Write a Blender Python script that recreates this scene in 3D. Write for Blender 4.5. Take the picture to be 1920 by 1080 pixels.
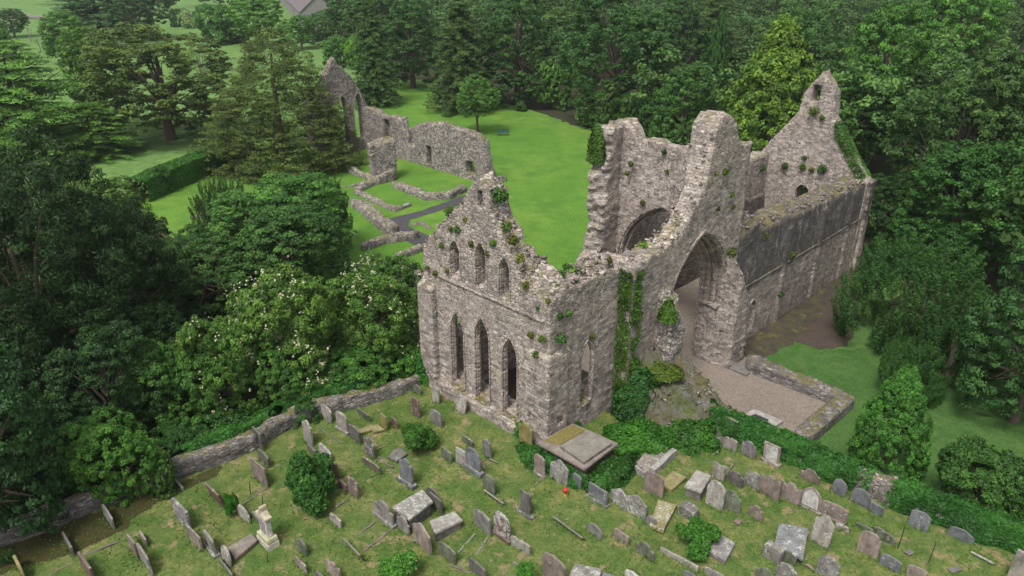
import bpy, math, random
import numpy as np
from mathutils import Vector, Matrix
for o in list(bpy.data.objects): bpy.data.objects.remove(o)
S = bpy.context.scene
COL = S.collection
# ------------------------------------------------------------------ camera, sky, sun, exposure
F = 1400.0; TH = math.atan(650/1400); HC = 26.0
cam_d = bpy.data.cameras.new('camera'); cam = bpy.data.objects.new('camera', cam_d); COL.objects.link(cam)
cam.location = (0, 0, HC); cam.rotation_euler = (math.pi/2-TH, 0, 0)
cam_d.sensor_width = 36; cam_d.lens = 36*F/1920; cam_d.clip_start = .5; cam_d.clip_end = 4000
S.camera = cam
W = bpy.data.worlds.new('World'); S.world = W; W.use_nodes = True
nt = W.node_tree; nt.nodes.clear()
sky = nt.nodes.new('ShaderNodeTexSky'); sky.sky_type = 'NISHITA'; sky.sun_disc = False
SUN_EL, SUN_AZ = math.radians(60), math.radians(-150)     # azimuth from +Y, clockwise
sky.sun_elevation = SUN_EL; sky.sun_rotation = SUN_AZ; sky.dust_density = 4.0; sky.air_density = 1.0; sky.ozone_density = .6
bg = nt.nodes.new('ShaderNodeBackground'); bg.inputs[1].default_value = .125
hs = nt.nodes.new('ShaderNodeHueSaturation'); hs.inputs['Saturation'].default_value = .3
wo = nt.nodes.new('ShaderNodeOutputWorld')
nt.links.new(sky.outputs[0], hs.inputs['Color']); nt.links.new(hs.outputs[0], bg.inputs[0]); nt.links.new(bg.outputs[0], wo.inputs[0])
sl = bpy.data.lights.new('sun', 'SUN'); sl.energy = 1.7; sl.angle = math.radians(16); sl.color = (1, .97, .92)
sun = bpy.data.objects.new('sun', sl); COL.objects.link(sun)
sd = Vector((math.sin(SUN_AZ)*math.cos(SUN_EL), math.cos(SUN_AZ)*math.cos(SUN_EL), math.sin(SUN_EL)))
sun.rotation_euler = sd.to_track_quat('Z', 'Y').to_euler()
S.view_settings.view_transform = 'Standard'; S.view_settings.look = 'None'; S.view_settings.gamma = 1
S.view_settings.exposure = 0.78
S.render.engine = 'CYCLES'
# ------------------------------------------------------------------ site frame
ct, st_ = math.cos(TH), math.sin(TH)
AA = math.radians(44.7)
EA = (math.sin(AA), math.cos(AA)); EB = (-math.cos(AA), math.sin(AA))
C0 = (1.944, 34.455); ROT = math.pi/2-AA
def ray(px, py):
    x = (px-960)/F; y = -(py-540)/F
    return (x, ct+y*st_, -st_+y*ct)
def G(px, py, z=0.0):
    d = ray(px, py); t = (z-HC)/d[2]; return (d[0]*t, d[1]*t, z)
def loc(p): 
    x, y = p[0]-C0[0], p[1]-C0[1]; return (x*EA[0]+y*EA[1], x*EB[0]+y*EB[1], p[2])
def wld(u, v, z=0.0): return (C0[0]+u*EA[0]+v*EB[0], C0[1]+u*EA[1]+v*EB[1], z)
def GL(px, py, z=0.0): return loc(G(px, py, z))
def pl(px, py, u=None, v=None):
    d = ray(px, py); o = loc((0, 0, HC)); du = d[0]*EA[0]+d[1]*EA[1]; dv = d[0]*EB[0]+d[1]*EB[1]
    t = (u-o[0])/du if u is not None else (v-o[1])/dv
    return (o[0]+t*du, o[1]+t*dv, HC+t*d[2])
def proj(p):
    x, y, z = p; dz = z-HC; f = y*ct-dz*st_; up = y*st_+dz*ct
    return (960+F*x/f, 540-F*up/f)
def depth(p): return p[1]*ct-(p[2]-HC)*st_
def ztop(p, py):            # height of the vertical line through p seen at picture row py
    k = -(py-540)/F; a = p[1]
    # up/f = k ; up = a*st+dz*ct ; f = a*ct-dz*st
    dz = (k*a*ct-a*st_)/(ct+k*st_); return HC+dz
# ------------------------------------------------------------------ numpy helpers
def vnoise(x, y, z, seed=0):
    xi = np.floor(x).astype(np.int64); yi = np.floor(y).astype(np.int64); zi = np.floor(z).astype(np.int64)
    xf = x-xi; yf = y-yi; zf = z-zi
    xf = xf*xf*(3-2*xf); yf = yf*yf*(3-2*yf); zf = zf*zf*(3-2*zf)
    def h(a, b, c):
        n = (a*374761393+b*668265263+c*2147483647+seed*974711) & 0xffffffff
        n = ((n ^ (n >> 13))*1274126177) & 0xffffffff
        n = ((n ^ (n >> 15))*2246822519) & 0xffffffff
        return ((n ^ (n >> 16)) & 0xffff)/32767.5-1
    r = 0
    for dx in (0, 1):
        for dy in (0, 1):
            for dz in (0, 1):
                w = (xf if dx else 1-xf)*(yf if dy else 1-yf)*(zf if dz else 1-zf)
                r = r+w*h(xi+dx, yi+dy, zi+dz)
    return r
def mesh_np(name, V, Q, mat=None, smooth=False, colors=None):
    m = bpy.data.meshes.new(name)
    V = np.asarray(V, dtype=np.float32); Q = np.asarray(Q, dtype=np.int32); n = len(Q); k = Q.shape[1] if n else 4
    m.vertices.add(len(V)); m.vertices.foreach_set('co', V.ravel())
    m.loops.add(n*k); m.loops.foreach_set('vertex_index', Q.ravel())
    m.polygons.add(n); m.polygons.foreach_set('loop_start', np.arange(0, n*k, k, dtype=np.int32)); m.polygons.foreach_set('loop_total', np.full(n, k, dtype=np.int32))
    if smooth: m.polygons.foreach_set('use_smooth', np.ones(n, dtype=bool))
    m.update(calc_edges=True)
    if colors is not None:
        a = m.color_attributes.new('tint', 'FLOAT_COLOR', 'POINT')
        c = np.ones((len(V), 4), dtype=np.float32); c[:, :3] = colors; a.data.foreach_set('color', c.ravel())
    if mat: m.materials.append(mat)
    return m
def link(name, mesh, parent=None, loc_=(0, 0, 0), rz=0.0):
    o = bpy.data.objects.new(name, mesh); COL.objects.link(o); o.location = loc_; o.rotation_euler = (0, 0, rz)
    if parent: o.parent = parent
    return o
def tag(o, label=None, cat=None, group=None, kind=None):
    if label: o['label'] = label
    if cat: o['category'] = cat
    if group: o['group'] = group
    if kind: o['kind'] = kind
    return o
def empty(name, p, rz=0.0):
    o = bpy.data.objects.new(name, None); COL.objects.link(o); o.location = p; o.rotation_euler = (0, 0, rz); o.empty_display_size = .3
    return o
def nets(field, lo, hi, h):
    """surface of field(x,y,z)<0 as quads"""
    ax = [np.arange(lo[i]-h, hi[i]+2*h, h) for i in range(3)]
    X, Y, Z = np.meshgrid(*ax, indexing='ij'); f = field(X, Y, Z); s = f < 0
    nx, ny, nz = f.shape; shp = (nx-1, ny-1, nz-1)
    P = np.zeros(shp+(3,)); cnt = np.zeros(shp); base = [X, Y, Z]
    def c(a, i, j, k): return a[i:nx-1+i, j:ny-1+j, k:nz-1+k]
    cs = [(i, j, k) for i in (0, 1) for j in (0, 1) for k in (0, 1)]
    for a in cs:
        for d in range(3):
            if a[d]: continue
            b = list(a); b[d] = 1; b = tuple(b)
            fa, fb = c(f, *a), c(f, *b); m = (fa < 0) != (fb < 0)
            t = np.where(m, fa/np.where(m, fa-fb, 1), 0)
            for e in range(3):
                off = a[e]+(t if e == d else 0)
                P[..., e] += np.where(m, off, 0)
            cnt += m
    ok = cnt > 0; idx = -np.ones(shp, dtype=np.int64); idx[ok] = np.arange(ok.sum())
    g = np.stack(np.meshgrid(*[np.arange(n) for n in shp], indexing='ij'), -1)[ok]
    V = np.array([ax[i][0] for i in range(3)])+(g+P[ok]/cnt[ok][:, None])*h
    Q = []
    # x edges
    for d in range(3):
        a = [slice(1, -1)]*3; a[d] = slice(0, -1)
        b = [slice(1, -1)]*3; b[d] = slice(1, None)
        A_, B_ = s[tuple(a)], s[tuple(b)]; m = A_ != B_
        I = np.argwhere(m)
        if len(I) == 0: continue
        I2 = I.copy()
        for e in range(3):
            if e != d: I2[:, e] += 1
        d1, d2 = (d+1) % 3, (d+2) % 3
        def cell(o1, o2):
            J = I2.copy(); J[:, d1] -= o1; J[:, d2] -= o2
            return idx[J[:, 0], J[:, 1], J[:, 2]]
        q = np.stack([cell(1, 1), cell(0, 1), cell(0, 0), cell(1, 0)], -1)
        fl = ~A_[m]; q[fl] = q[fl][:, ::-1]; Q.append(q)
    Q = np.concatenate(Q); return V, Q
def smax(*a):
    r = a[0]
    for b in a[1:]: r = np.maximum(r, b)
    return r
def smin(*a):
    r = a[0]
    for b in a[1:]: r = np.minimum(r, b)
    return r
def box(x, y, z, x0, x1, y0, y1, z0, z1): return smax(x0-x, x-x1, y0-y, y-y1, z0-z, z-z1)
def stone_noise(x, y, z, seed=0, a=1.0):
    return a*(.05*vnoise(x*2.3, y*2.3, z*4.5, seed)+.025*vnoise(x*6, y*6, z*9, seed+1)+.07*vnoise(x*.5, y*.5, z*.5, seed+2))
def ragged(x, y, z, seed=0, a=1.0):
    return a*(.38*vnoise(x*.9, y*.9, z*.0+3.3, seed)+.22*vnoise(x*2.6, y*2.6, z*.0+1, seed+1)+.10*vnoise(x*5.5, y*5.5, z*4, seed+2))
# ------------------------------------------------------------------ materials
def mat_new(name):
    m = bpy.data.materials.new(name); m.use_nodes = True; n = m.node_tree; n.nodes.clear(); return m, n
class N:
    def __init__(s, n): s.n = n
    def __call__(s, t, **kw):
        q = s.n.nodes.new('ShaderNode'+t)
        for k, v in kw.items():
            if k[0] == '_': setattr(q, k[1:], v)
        for k, v in kw.items():
            if k[0] != '_':
                key = {'i0': 0, 'i1': 1, 'i2': 2}.get(k, k.replace('__', ' '))
                s.set(q.inputs[key], v)
        return q
    def set(s, i, v):
        if isinstance(v, bpy.types.NodeSocket): s.n.links.new(v, i)
        else: i.default_value = v
    def noise(s, vec, scale, detail=4, rough=.55): return s('TexNoise', Vector=vec, Scale=scale, Detail=detail, Roughness=rough).outputs[0]
    def ramp(s, f, stops):
        q = s.n.nodes.new('ShaderNodeValToRGB'); s.set(q.inputs[0], f); e = q.color_ramp.elements
        while len(e) < len(stops): e.new(.5)
        for i, (p, c) in enumerate(stops):
            e[i].position = p; e[i].color = (c if isinstance(c, tuple) else (c, c, c))+(1,)
        return q.outputs[0]
    def mix(s, f, a, b, bt='MIX'):
        q = s.n.nodes.new('ShaderNodeMix'); q.data_type = 'RGBA'; q.blend_type = bt
        s.set(q.inputs[0], f); 
        for i, v in ((6, a), (7, b)):
            if isinstance(v, tuple) and len(v) == 3: v = v+(1,)
            s.set(q.inputs[i], v)
        return q.outputs[2]
    def math(s, op, a, b=0.0, clamp=False):
        q = s.n.nodes.new('ShaderNodeMath'); q.operation = op; q.use_clamp = clamp; s.set(q.inputs[0], a); s.set(q.inputs[1], b); return q.outputs[0]
    def mapping(s, vec, sc, loc_=(0, 0, 0)):
        q = s.n.nodes.new('ShaderNodeMapping'); s.set(q.inputs[0], vec); q.inputs[3].default_value = sc; q.inputs[1].default_value = loc_; return q.outputs[0]
    def out(s, sh):
        o = s.n.nodes.new('ShaderNodeOutputMaterial'); s.n.links.new(sh, o.inputs[0])
def pbsdf(k, col, rough=.9, bump=None, bs=.5, bd=.05, spec=.25):
    b = k('BsdfPrincipled'); k.set(b.inputs['Base Color'], col); k.set(b.inputs['Roughness'], rough); b.inputs['Specular IOR Level'].default_value = spec
    if bump is not None:
        u = k('Bump', Strength=bs, Distance=bd, Height=bump); k.n.links.new(u.outputs[0], b.inputs['Normal'])
    k.out(b.outputs[0])
def masonry(name, cols, sc=(2.0, 2.0, 4.6), lichen=.5, moss=.5, dark=.4, mortar=.05, mossc=(.10, .11, .02), gain=1.0, band=None, brick=None, rubz=50.0):
    m, n = mat_new(name); k = N(n); tc = k('TexCoord'); P = tc.outputs['Object']
    wob = k('TexNoise', Vector=P, Scale=1.4, Detail=2).outputs[1]
    v1 = k('VectorMath', _operation='SCALE'); k.set(v1.inputs[0], wob); v1.inputs['Scale'].default_value = .22
    pv = k('VectorMath', _operation='ADD'); k.set(pv.inputs[0], P); k.set(pv.inputs[1], v1.outputs[0])
    Pw = k.mapping(pv.outputs[0], sc)
    vor = k('TexVoronoi', Vector=Pw, Scale=1.0, Randomness=.8); ved = k('TexVoronoi', _feature='DISTANCE_TO_EDGE', Vector=Pw, Scale=1.0, Randomness=.8)
    sep = k('SeparateColor'); k.set(sep.inputs[0], vor.outputs['Color']); rnd = sep.outputs[0]; edge = ved.outputs[0]
    if brick:
        v2 = k('VectorMath', _operation='SCALE'); k.set(v2.inputs[0], wob); v2.inputs['Scale'].default_value = .13
        pb = k('VectorMath', _operation='ADD'); k.set(pb.inputs[0], P); k.set(pb.inputs[1], v2.outputs[0])
        s3 = k('SeparateXYZ'); k.set(s3.inputs[0], pb.outputs[0])
        cv = k('CombineXYZ', X=k.math('ADD', s3.outputs[0], s3.outputs[1]), Y=s3.outputs[2], Z=0.0)
        bt = k.n.nodes.new('ShaderNodeTexBrick'); k.set(bt.inputs['Vector'], cv.outputs[0]); bt.offset = .5; bt.squash = .7; bt.squash_frequency = 3
        for nm_, vv in (('Color1', (0, 0, 0, 1)), ('Color2', (1, 1, 1, 1)), ('Mortar', (.5, .5, .5, 1)), ('Scale', 1.0), ('Mortar Size', .012), ('Mortar Smooth', .6), ('Brick Width', brick[0]), ('Row Height', brick[1])): bt.inputs[nm_].default_value = vv
        hi = k.ramp(k.math('ADD', k.math('MULTIPLY', k.noise(P, .6, 3), 3.5), k.math('MULTIPLY', k.math('SUBTRACT', s3.outputs[2], rubz), .5)), [(.0, 0.0), (1.0, 1.0)]) if rubz < 40 else 0.0
        msk = k.math('MAXIMUM', k.ramp(k.noise(P, .5, 4, .6), [(.56, 0.0), (.62, 1.0)]), hi)
        b1 = k('SeparateColor'); k.set(b1.inputs[0], bt.outputs[0])
        rnd = k.mix(msk, b1.outputs[0], sep.outputs[0]); s4 = k('SeparateColor'); k.set(s4.inputs[0], rnd); rnd = s4.outputs[0]
        em = k.mix(msk, k.math('MULTIPLY', k.math('SUBTRACT', 1.0, bt.outputs[1]), .2), edge); s5 = k('SeparateColor'); k.set(s5.inputs[0], em); edge = s5.outputs[0]
    col = k.ramp(rnd, cols)
    col = k.mix(k.math('MULTIPLY', sep.outputs[1], .25), col, (.20*gain, .18*gain, .175*gain))
    fine = k.noise(P, 14, 5, .7); col = k.mix(.75, col, k.ramp(fine, [(.27, .40), (.73, 1.5)]), 'MULTIPLY')
    spk = k.noise(P, 5.5, 3, .6); col = k.mix(k.ramp(spk, [(.58, 0.0), (.64, .85)]), col, (.085, .075, .07)); col = k.mix(k.ramp(k.noise(P, 4.3, 3, .6), [(.62, 0.0), (.68, .6)]), col, (.52*gain, .48*gain, .44*gain))
    med = k.noise(P, .55, 4, .6); col = k.mix(.6, col, k.ramp(med, [(.3, (.70, .70, .72)), (.7, (1.22, 1.18, 1.14))]), 'MULTIPLY')
    mort = k.ramp(edge, [(0, 1.0), (mortar, 0.0)])
    col = k.mix(k.math('MULTIPLY', mort, .8), col, (.15*gain, .135*gain, .12*gain))
    # rain streaks
    Ps = k.mapping(P, (1.6, 1.6, .16)); sn = k.noise(Ps, 1.5, 4, .6)
    col = k.mix(k.math('MULTIPLY', k.ramp(sn, [(.50, 0.0), (.72, 1.0)]), dark), col, (.055, .053, .05))
    if band:
        sz = k('SeparateXYZ'); k.set(sz.inputs[0], P)
        a = k.ramp(k.math('ADD', k.math('MULTIPLY', k.noise(P, 1.2), 1.2), k.math('SUBTRACT', sz.outputs[2], band)), [(0.3, 0.0), (.9, 1.0)])
        ptn = k.ramp(k.noise(k.mapping(P, (1.1, 1.1, .35)), 1.6, 6, .7), [(.30, 0.0), (.50, 1.0)])
        col = k.mix(k.math('MULTIPLY', k.math('MULTIPLY', a, ptn), .85), col, (.062, .058, .056))
    # lichen
    ln = k.noise(P, 3.2, 6, .75); lm = k.ramp(ln, [(.66-.10*lichen, 0.0), (.72-.08*lichen, 1.0)])
    lp = k('TexVoronoi', Vector=P, Scale=6.5); lp2 = k.ramp(lp.outputs[0], [(.12+.14*lichen, 1.0), (.16+.15*lichen, 0.0)])
    lz = k.ramp(k.noise(P, .45, 3), [(.44, 0.0), (.62, 1.0)])
    col = k.mix(k.math('MULTIPLY', k.math('MAXIMUM', k.math('MULTIPLY', lm, .55), k.math('MULTIPLY', lp2, lz)), min(1, lichen*1.2)), col, (.50, .49, .46))
    # moss where the stone faces up
    sn2 = k('SeparateXYZ'); k.set(sn2.inputs[0], tc.outputs['Normal'])
    mz = k.ramp(sn2.outputs[2], [(.35, 0.0), (.75, 1.0)])
    mn = k.ramp(k.noise(P, 1.7, 5, .65), [(.50-.10*moss, 0.0), (.62-.10*moss, 1.0)])
    mossf = k.math('MULTIPLY', mz, mn)
    mp = k.math('MULTIPLY', k.ramp(k.noise(k.mapping(P, (1, 1, .5)), .9, 5, .7), [(.62, 0.0), (.72, 1.0)]), .6*moss)
    mcol = k.mix(k.noise(P, 2.5), mossc, (.17, .13, .045))
    col = k.mix(k.math('MAXIMUM', k.math('MULTIPLY', mossf, min(1.0, moss*1.5)), mp), col, mcol)
    hgt = k.math('ADD', k.math('MULTIPLY', k.ramp(edge, [(0, 0.0), (.12, 1.0)]), .8), k.math('ADD', k.math('MULTIPLY', fine, .5), k.math('MULTIPLY', sep.outputs[2], .5)))
    pbsdf(k, col, .93, hgt, .9, .07)
    return m
PINK = [(0, (.185, .162, .145)), (.2, (.275, .236, .206)), (.5, (.365, .306, .266)), (.8, (.43, .37, .325)), (1, (.54, .49, .445))]
GREY = [(0, (.09, .08, .073)), (.3, (.19, .165, .148)), (.65, (.29, .25, .22)), (1, (.47, .44, .40))]
M_ASH = masonry('dressed_masonry', PINK, (3.0, 3.0, 6.0), .35, .42, .3, .04, brick=(.44, .19), rubz=9.5)
M_TOW = masonry('crossing_masonry', PINK, (3.4, 3.4, 6.6), .45, .45, .35, .04, brick=(.40, .17))
M_NAVE = masonry('nave_masonry', PINK, (3.1, 3.1, 6.0), .45, .50, .45, .04, brick=(.42, .18), mossc=(.14, .13, .03), band=3.6)
M_RUB = masonry('rubble_masonry', GREY, (4.2, 4.2, 6.0), .8, .55, .3, .09)
M_DARKWALL = masonry('darkened_masonry', [(0, (.05, .045, .04)), (.4, (.10, .085, .072)), (.8, (.15, .125, .105)), (1, (.24, .21, .18))], (3.4, 3.4, 6), .4, .4, .5, .06)
M_LOW = masonry('low_wall_stone', GREY, (3.6, 3.6, 5.0), .75, .45, .3, .09, mossc=(.14, .15, .04))
M_SLATEWALL = masonry('thin_bedded_stone', [(0, (.08, .075, .07)), (.5, (.17, .155, .15)), (1, (.33, .31, .29))], (2.6, 2.6, 9), .5, .5, .4, .1)
M_DRESS = masonry('moulded_sandstone', [(0, (.24, .20, .175)), (.5, (.34, .29, .25)), (1, (.44, .38, .33))], (1.2, 1.2, 2.6), .15, .25, .4, .03)
M_CUT = masonry('moss_capped_stone', GREY, (3, 3, 5), .5, 1.0, .3, .08, mossc=(.13, .13, .03))
def ground_mat(name, c1, c2, c3, s1=.35, s2=3.0, fine=30, dirt=None, dlo=.56, bump=.6, spots=None, cc=(.5, .5)):
    m, n = mat_new(name); k = N(n); P = k('TexCoord').outputs['Object']
    a = k.ramp(k.noise(P, s1, 5, .6), [(cc[0]-.12, 0.0), (cc[0]+.12, 1.0)]); b = k.ramp(k.noise(P, s2, 5, .7), [(cc[1]-.12, 0.0), (cc[1]+.14, 1.0)])
    col = k.mix(a, c1, c2); col = k.mix(b, col, c3)
    if dirt:
        d = k.ramp(k.noise(P, s1*1.9+.1, 7, .72), [(dlo, 0.0), (dlo+.07, 1.0)]); col = k.mix(k.math('MULTIPLY', d, .85), col, dirt)
    f = k.noise(P, fine, 4, .8); col = k.mix(.8, col, k.ramp(f, [(.28, .45), (.72, 1.5)]), 'MULTIPLY')
    if spots:
        sv = k('TexVoronoi', Vector=P, Scale=spots[0]); col = k.mix(k.ramp(sv.outputs[0], [(spots[1], 1.0), (spots[1]+.05, 0.0)]), col, spots[2])
    pbsdf(k, col, .95, f, bump, .05, .15); return m
M_GRAVE = ground_mat('graveyard_turf', (.078, .125, .028), (.160, .168, .056), (.055, .102, .022), .38, 1.1, 7, (.23, .175, .10), .555, 1.0)
M_LAWN = ground_mat('mown_lawn', (.082, .182, .022), (.125, .215, .032), (.062, .150, .020), .05, .35, 5, (.20, .20, .07), .70, bump=.5)
M_MEADOW = ground_mat('meadow', (.10, .19, .045), (.14, .24, .06), (.075, .145, .04), .03, .8, 7, (.15, .12, .07), .68, .4)
M_SHADE = ground_mat('shaded_lawn', (.034, .088, .018), (.045, .110, .022), (.065, .125, .032), .2, 1.6, 10, (.13, .12, .06), .64, .6, (3.5, .06, (.24, .30, .16)))  # lawn green darkened to carry the shade under the trees
M_SOIL = ground_mat('woodland_soil', (.030, .045, .016), (.025, .035, .014), (.045, .038, .02), .4, 2.5, 12, None, bump=1)
M_GRAVEL = ground_mat('gravel', (.205, .168, .134), (.145, .120, .095), (.235, .20, .165), .35, 5, 11, (.10, .10, .05), .62, bump=1.0)
M_ASPH = ground_mat('asphalt', (.060, .060, .064), (.075, .073, .078), (.05, .05, .052), .4, 4, 40, None, bump=.4)
M_TRACK = ground_mat('mossy_asphalt', (.050, .045, .040), (.038, .036, .034), (.075, .066, .032), .4, 1.3, 30, (.12, .105, .03), .56, .4)
M_CARTH = ground_mat('bare_ground', (.085, .06, .05), (.07, .05, .042), (.06, .05, .04), .4, 3, 30, None, bump=.4)
M_LEAFLIT = ground_mat('leaf_litter', (.045, .048, .018), (.04, .06, .016), (.06, .042, .018), .5, 3, 20, None, bump=1, spots=(7.0, .10, (.26, .17, .05)))
# leaves
def leaf_mat(name, c1, c2, trans=.25, rough=.55, spec=.3):
    m, n = mat_new(name); k = N(n)
    at = k('Attribute', _attribute_name='tint'); oi = k('ObjectInfo')
    sep = k('SeparateColor'); k.set(sep.inputs[0], at.outputs[0])
    col = k.mix(sep.outputs[1], c1, c2)
    col = k.mix(1.0, col, k('CombineXYZ', X=sep.outputs[0], Y=sep.outputs[0], Z=sep.outputs[0]).outputs[0], 'MULTIPLY')
    col = k.mix(1.0, col, oi.outputs['Color'], 'MULTIPLY')
    b = k('BsdfPrincipled'); k.set(b.inputs['Base Color'], col); b.inputs['Roughness'].default_value = rough; b.inputs['Specular IOR Level'].default_value = spec
    t = k('BsdfTranslucent'); k.set(t.inputs[0], k.mix(.5, col, (.25, .35, .05), 'MIX') if False else col)
    mx = k('MixShader'); mx.inputs[0].default_value = trans; n.links.new(b.outputs[0], mx.inputs[1]); n.links.new(t.outputs[0], mx.inputs[2]); k.out(mx.outputs[0])
    return m
M_LEAF = leaf_mat('broad_leaves', (.038, .080, .022), (.080, .138, .032), .30)
M_FLOWER = leaf_mat('cream_blossom', (.30, .31, .17), (.42, .42, .27), .1)
M_TWIG = leaf_mat('grey_twigs', (.16, .15, .11), (.20, .20, .15), .05)
def bark(name, c):
    m, n = mat_new(name); k = N(n); P = k('TexCoord').outputs['Object']
    f = k.noise(k.mapping(P, (1, 1, .25)), 7, 5, .7); pbsdf(k, k.mix(f, tuple(x*.5 for x in c), tuple(x*1.4 for x in c)), .95, f, 1, .05); return m
M_BARK = bark('bark', (.10, .08, .06)); M_BARKG = bark('grey_bark', (.20, .18, .15))
# headstones: colour from each object's own colour, lichen amount from its alpha
def headstone_mat():
    m, n = mat_new('weathered_headstone'); k = N(n); P = k('TexCoord').outputs['Object']; oi = k('ObjectInfo')
    off = k('VectorMath', _operation='SCALE'); cx = k('CombineXYZ', X=1.0, Y=.7, Z=.3); k.set(off.inputs[0], cx.outputs[0]); k.set(off.inputs['Scale'], k.math('MULTIPLY', oi.outputs['Random'], 60.0))
    ad = k('VectorMath', _operation='ADD'); k.set(ad.inputs[0], P); k.set(ad.inputs[1], off.outputs[0]); Q = ad.outputs[0]
    col = oi.outputs['Color']
    col = k.mix(.85, col, k.ramp(k.noise(Q, 2.2, 5, .65), [(.30, .45), (.70, 1.45)]), 'MULTIPLY')
    col = k.mix(.6, col, k.ramp(k.noise(k.mapping(Q, (5, 5, .8)), 1.5, 4, .6), [(.3, .6), (.7, 1.3)]), 'MULTIPLY')
    l1 = k.noise(Q, 9, 5, .75); l2 = k.noise(Q, 2.5, 3, .6)
    th = k.math('ADD', k.math('MULTIPLY', l1, .6), k.math('ADD', k.math('MULTIPLY', l2, .4), k.math('MULTIPLY', k.math('SUBTRACT', oi.outputs['Alpha'], .5), .15)))
    col = k.mix(k.ramp(th, [(.55, 0.0), (.60, 1.0)]), col, (.36, .36, .33))
    col = k.mix(k.math('MULTIPLY', k.ramp(k.noise(Q, 4.5, 4, .7), [(.60, 0.0), (.68, 1.0)]), .55), col, (.20, .17, .05))
    sn = k('SeparateXYZ'); k.set(sn.inputs[0], k('TexCoord').outputs['Normal'])
    col = k.mix(k.math('MULTIPLY', k.ramp(sn.outputs[2], [(.4, 0.0), (.8, 1.0)]), .15), col, (.32, .31, .26))
    pbsdf(k, col, .9, l1, .6, .02, .25); return m
M_HEAD = headstone_mat()
def simple(name, c, rough=.8, var=.4, sc=6):
    m, n = mat_new(name); k = N(n); P = k('TexCoord').outputs['Object']; f = k.noise(P, sc, 4, .7)
    pbsdf(k, k.mix(f, tuple(x*(1-var) for x in c), tuple(min(1, x*(1+var)) for x in c)), rough, f, .3, .02); return m
M_GOLD = simple('yellow_moss_stone', (.15, .125, .04), .95, .8, 5)
M_IRON = simple('rusty_iron', (.05, .035, .03)); M_RED = simple('red_petals', (.45, .04, .03), .6); M_YEL = simple('yellow_petals', (.55, .42, .10), .6)
M_ROOF = simple('slate_roof', (.13, .105, .11)); M_ROOFR = simple('red_tile_roof', (.15, .075, .06)); M_RENDER = simple('pale_render', (.20, .195, .185))
M_BENCH = simple('green_paint', (.03, .09, .06), .5); M_DARKSLATE = simple('dark_slate_plaque', (.035, .037, .042), .5, .3)
M_WHITE = simple('white_marble', (.62, .61, .58), .6, .15); M_GLASSD = simple('dark_glass', (.03, .035, .04), .2)
rng = np.random.default_rng(7); random.seed(7)
# ------------------------------------------------------------------ ground
def poly_sheet(name, pts, z, mat, cell=None, kind='structure', amp=0.0):
    pts = [tuple(p[:2]) for p in pts]; q_ = []; rj = random.Random(len(pts)*7+int(abs(z)*1000))
    for i, a in enumerate(pts):
        b = pts[(i+1) % len(pts)]; L = math.hypot(b[0]-a[0], b[1]-a[1]); st = max(.6, min(4, L/12)) if amp else 1e9; nseg = max(1, int(L/st))
        for j in range(nseg):
            t = j/nseg; jx = rj.gauss(0, amp)*(st**.5); jy = rj.gauss(0, amp)*(st**.5)
            q_.append((a[0]+(b[0]-a[0])*t+jx, a[1]+(b[1]-a[1])*t+jy))
    pts = q_
    m = bpy.data.meshes.new(name); m.from_pydata([(p[0], p[1], z) for p in pts], [], [tuple(range(len(pts)))]); m.materials.append(mat)
    m.update()
    if m.polygons[0].normal.z < 0: m.flip_normals()
    o = link(name, m); tag(o, kind=kind); return o
def pts_px(l, z): return [G(a, b, z)[:2] for a, b in l]
m = bpy.data.meshes.new('ground'); R_ = 2500
m.from_pydata([(-R_, -200, -1), (R_, -200, -1), (R_, R_, -1), (-R_, R_, -1)], [], [(0, 1, 2, 3)]); m.materials.append(M_MEADOW); tag(link('ground', m), kind='structure')
poly_sheet('lawn', pts_px([(250, 385), (330, 340), (430, 312), (640, 270), (690, 188), (745, 158), (800, 158), (870, 180), (930, 193), (1010, 212), (1090, 240), (1160, 268), (1330, 310), (1450, 330), (1450, 420), (1300, 520), (1130, 540), (800, 600), (600, 620), (420, 560), (330, 450)], -.996), -.996, M_LAWN, amp=.35)
# soil under the wood
poly_sheet('woodland_floor', pts_px([(-300, 300), (60, 300), (250, 400), (330, 445), (420, 560), (600, 620), (760, 560), (800, 640), (800, 720), (600, 780), (340, 900), (0, 1025), (-700, 1300)], -.992), -.992, M_SOIL, amp=.4)
wf = [(930, 190), (1010, 210), (1090, 237), (1165, 268), (1330, 318), (1500, 330), (1660, 400), (1700, 470), (1660, 640), (1800, 720), (1950, 720), (2400, 600), (2300, 100), (1300, 40), (720, 60), (690, 120), (745, 150), (800, 150), (870, 176)]
poly_sheet('woodland_floor_beyond', pts_px(wf, -.988), -.988, M_SOIL, amp=.5)
poly_sheet('shaded_lawn', pts_px([(1440, 660), (1490, 640), (1580, 655), (1700, 640), (1960, 700), (2100, 1000), (1960, 1040), (1700, 950), (1500, 850), (1400, 720), (1400, 672)], -.982), -.982, M_SHADE, amp=.16)
poly_sheet('shaded_lawn_beyond', pts_px([(1600, 440), (1660, 440), (1720, 520), (1570, 530)], -.984), -.984, M_SHADE)
poly_sheet('track', pts_px([(1380, 690), (1440, 668), (1490, 640), (1530, 655), (1590, 650), (1620, 560), (1640, 440), (1600, 440), (1520, 480), (1380, 600)], -.978), -.978, M_TRACK, amp=.14)
poly_sheet('bare_ground', pts_px([(1492, 638), (1530, 652), (1570, 652), (1600, 620), (1600, 560), (1560, 570)], -.974), -.974, M_CARTH, amp=.12)
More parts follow.
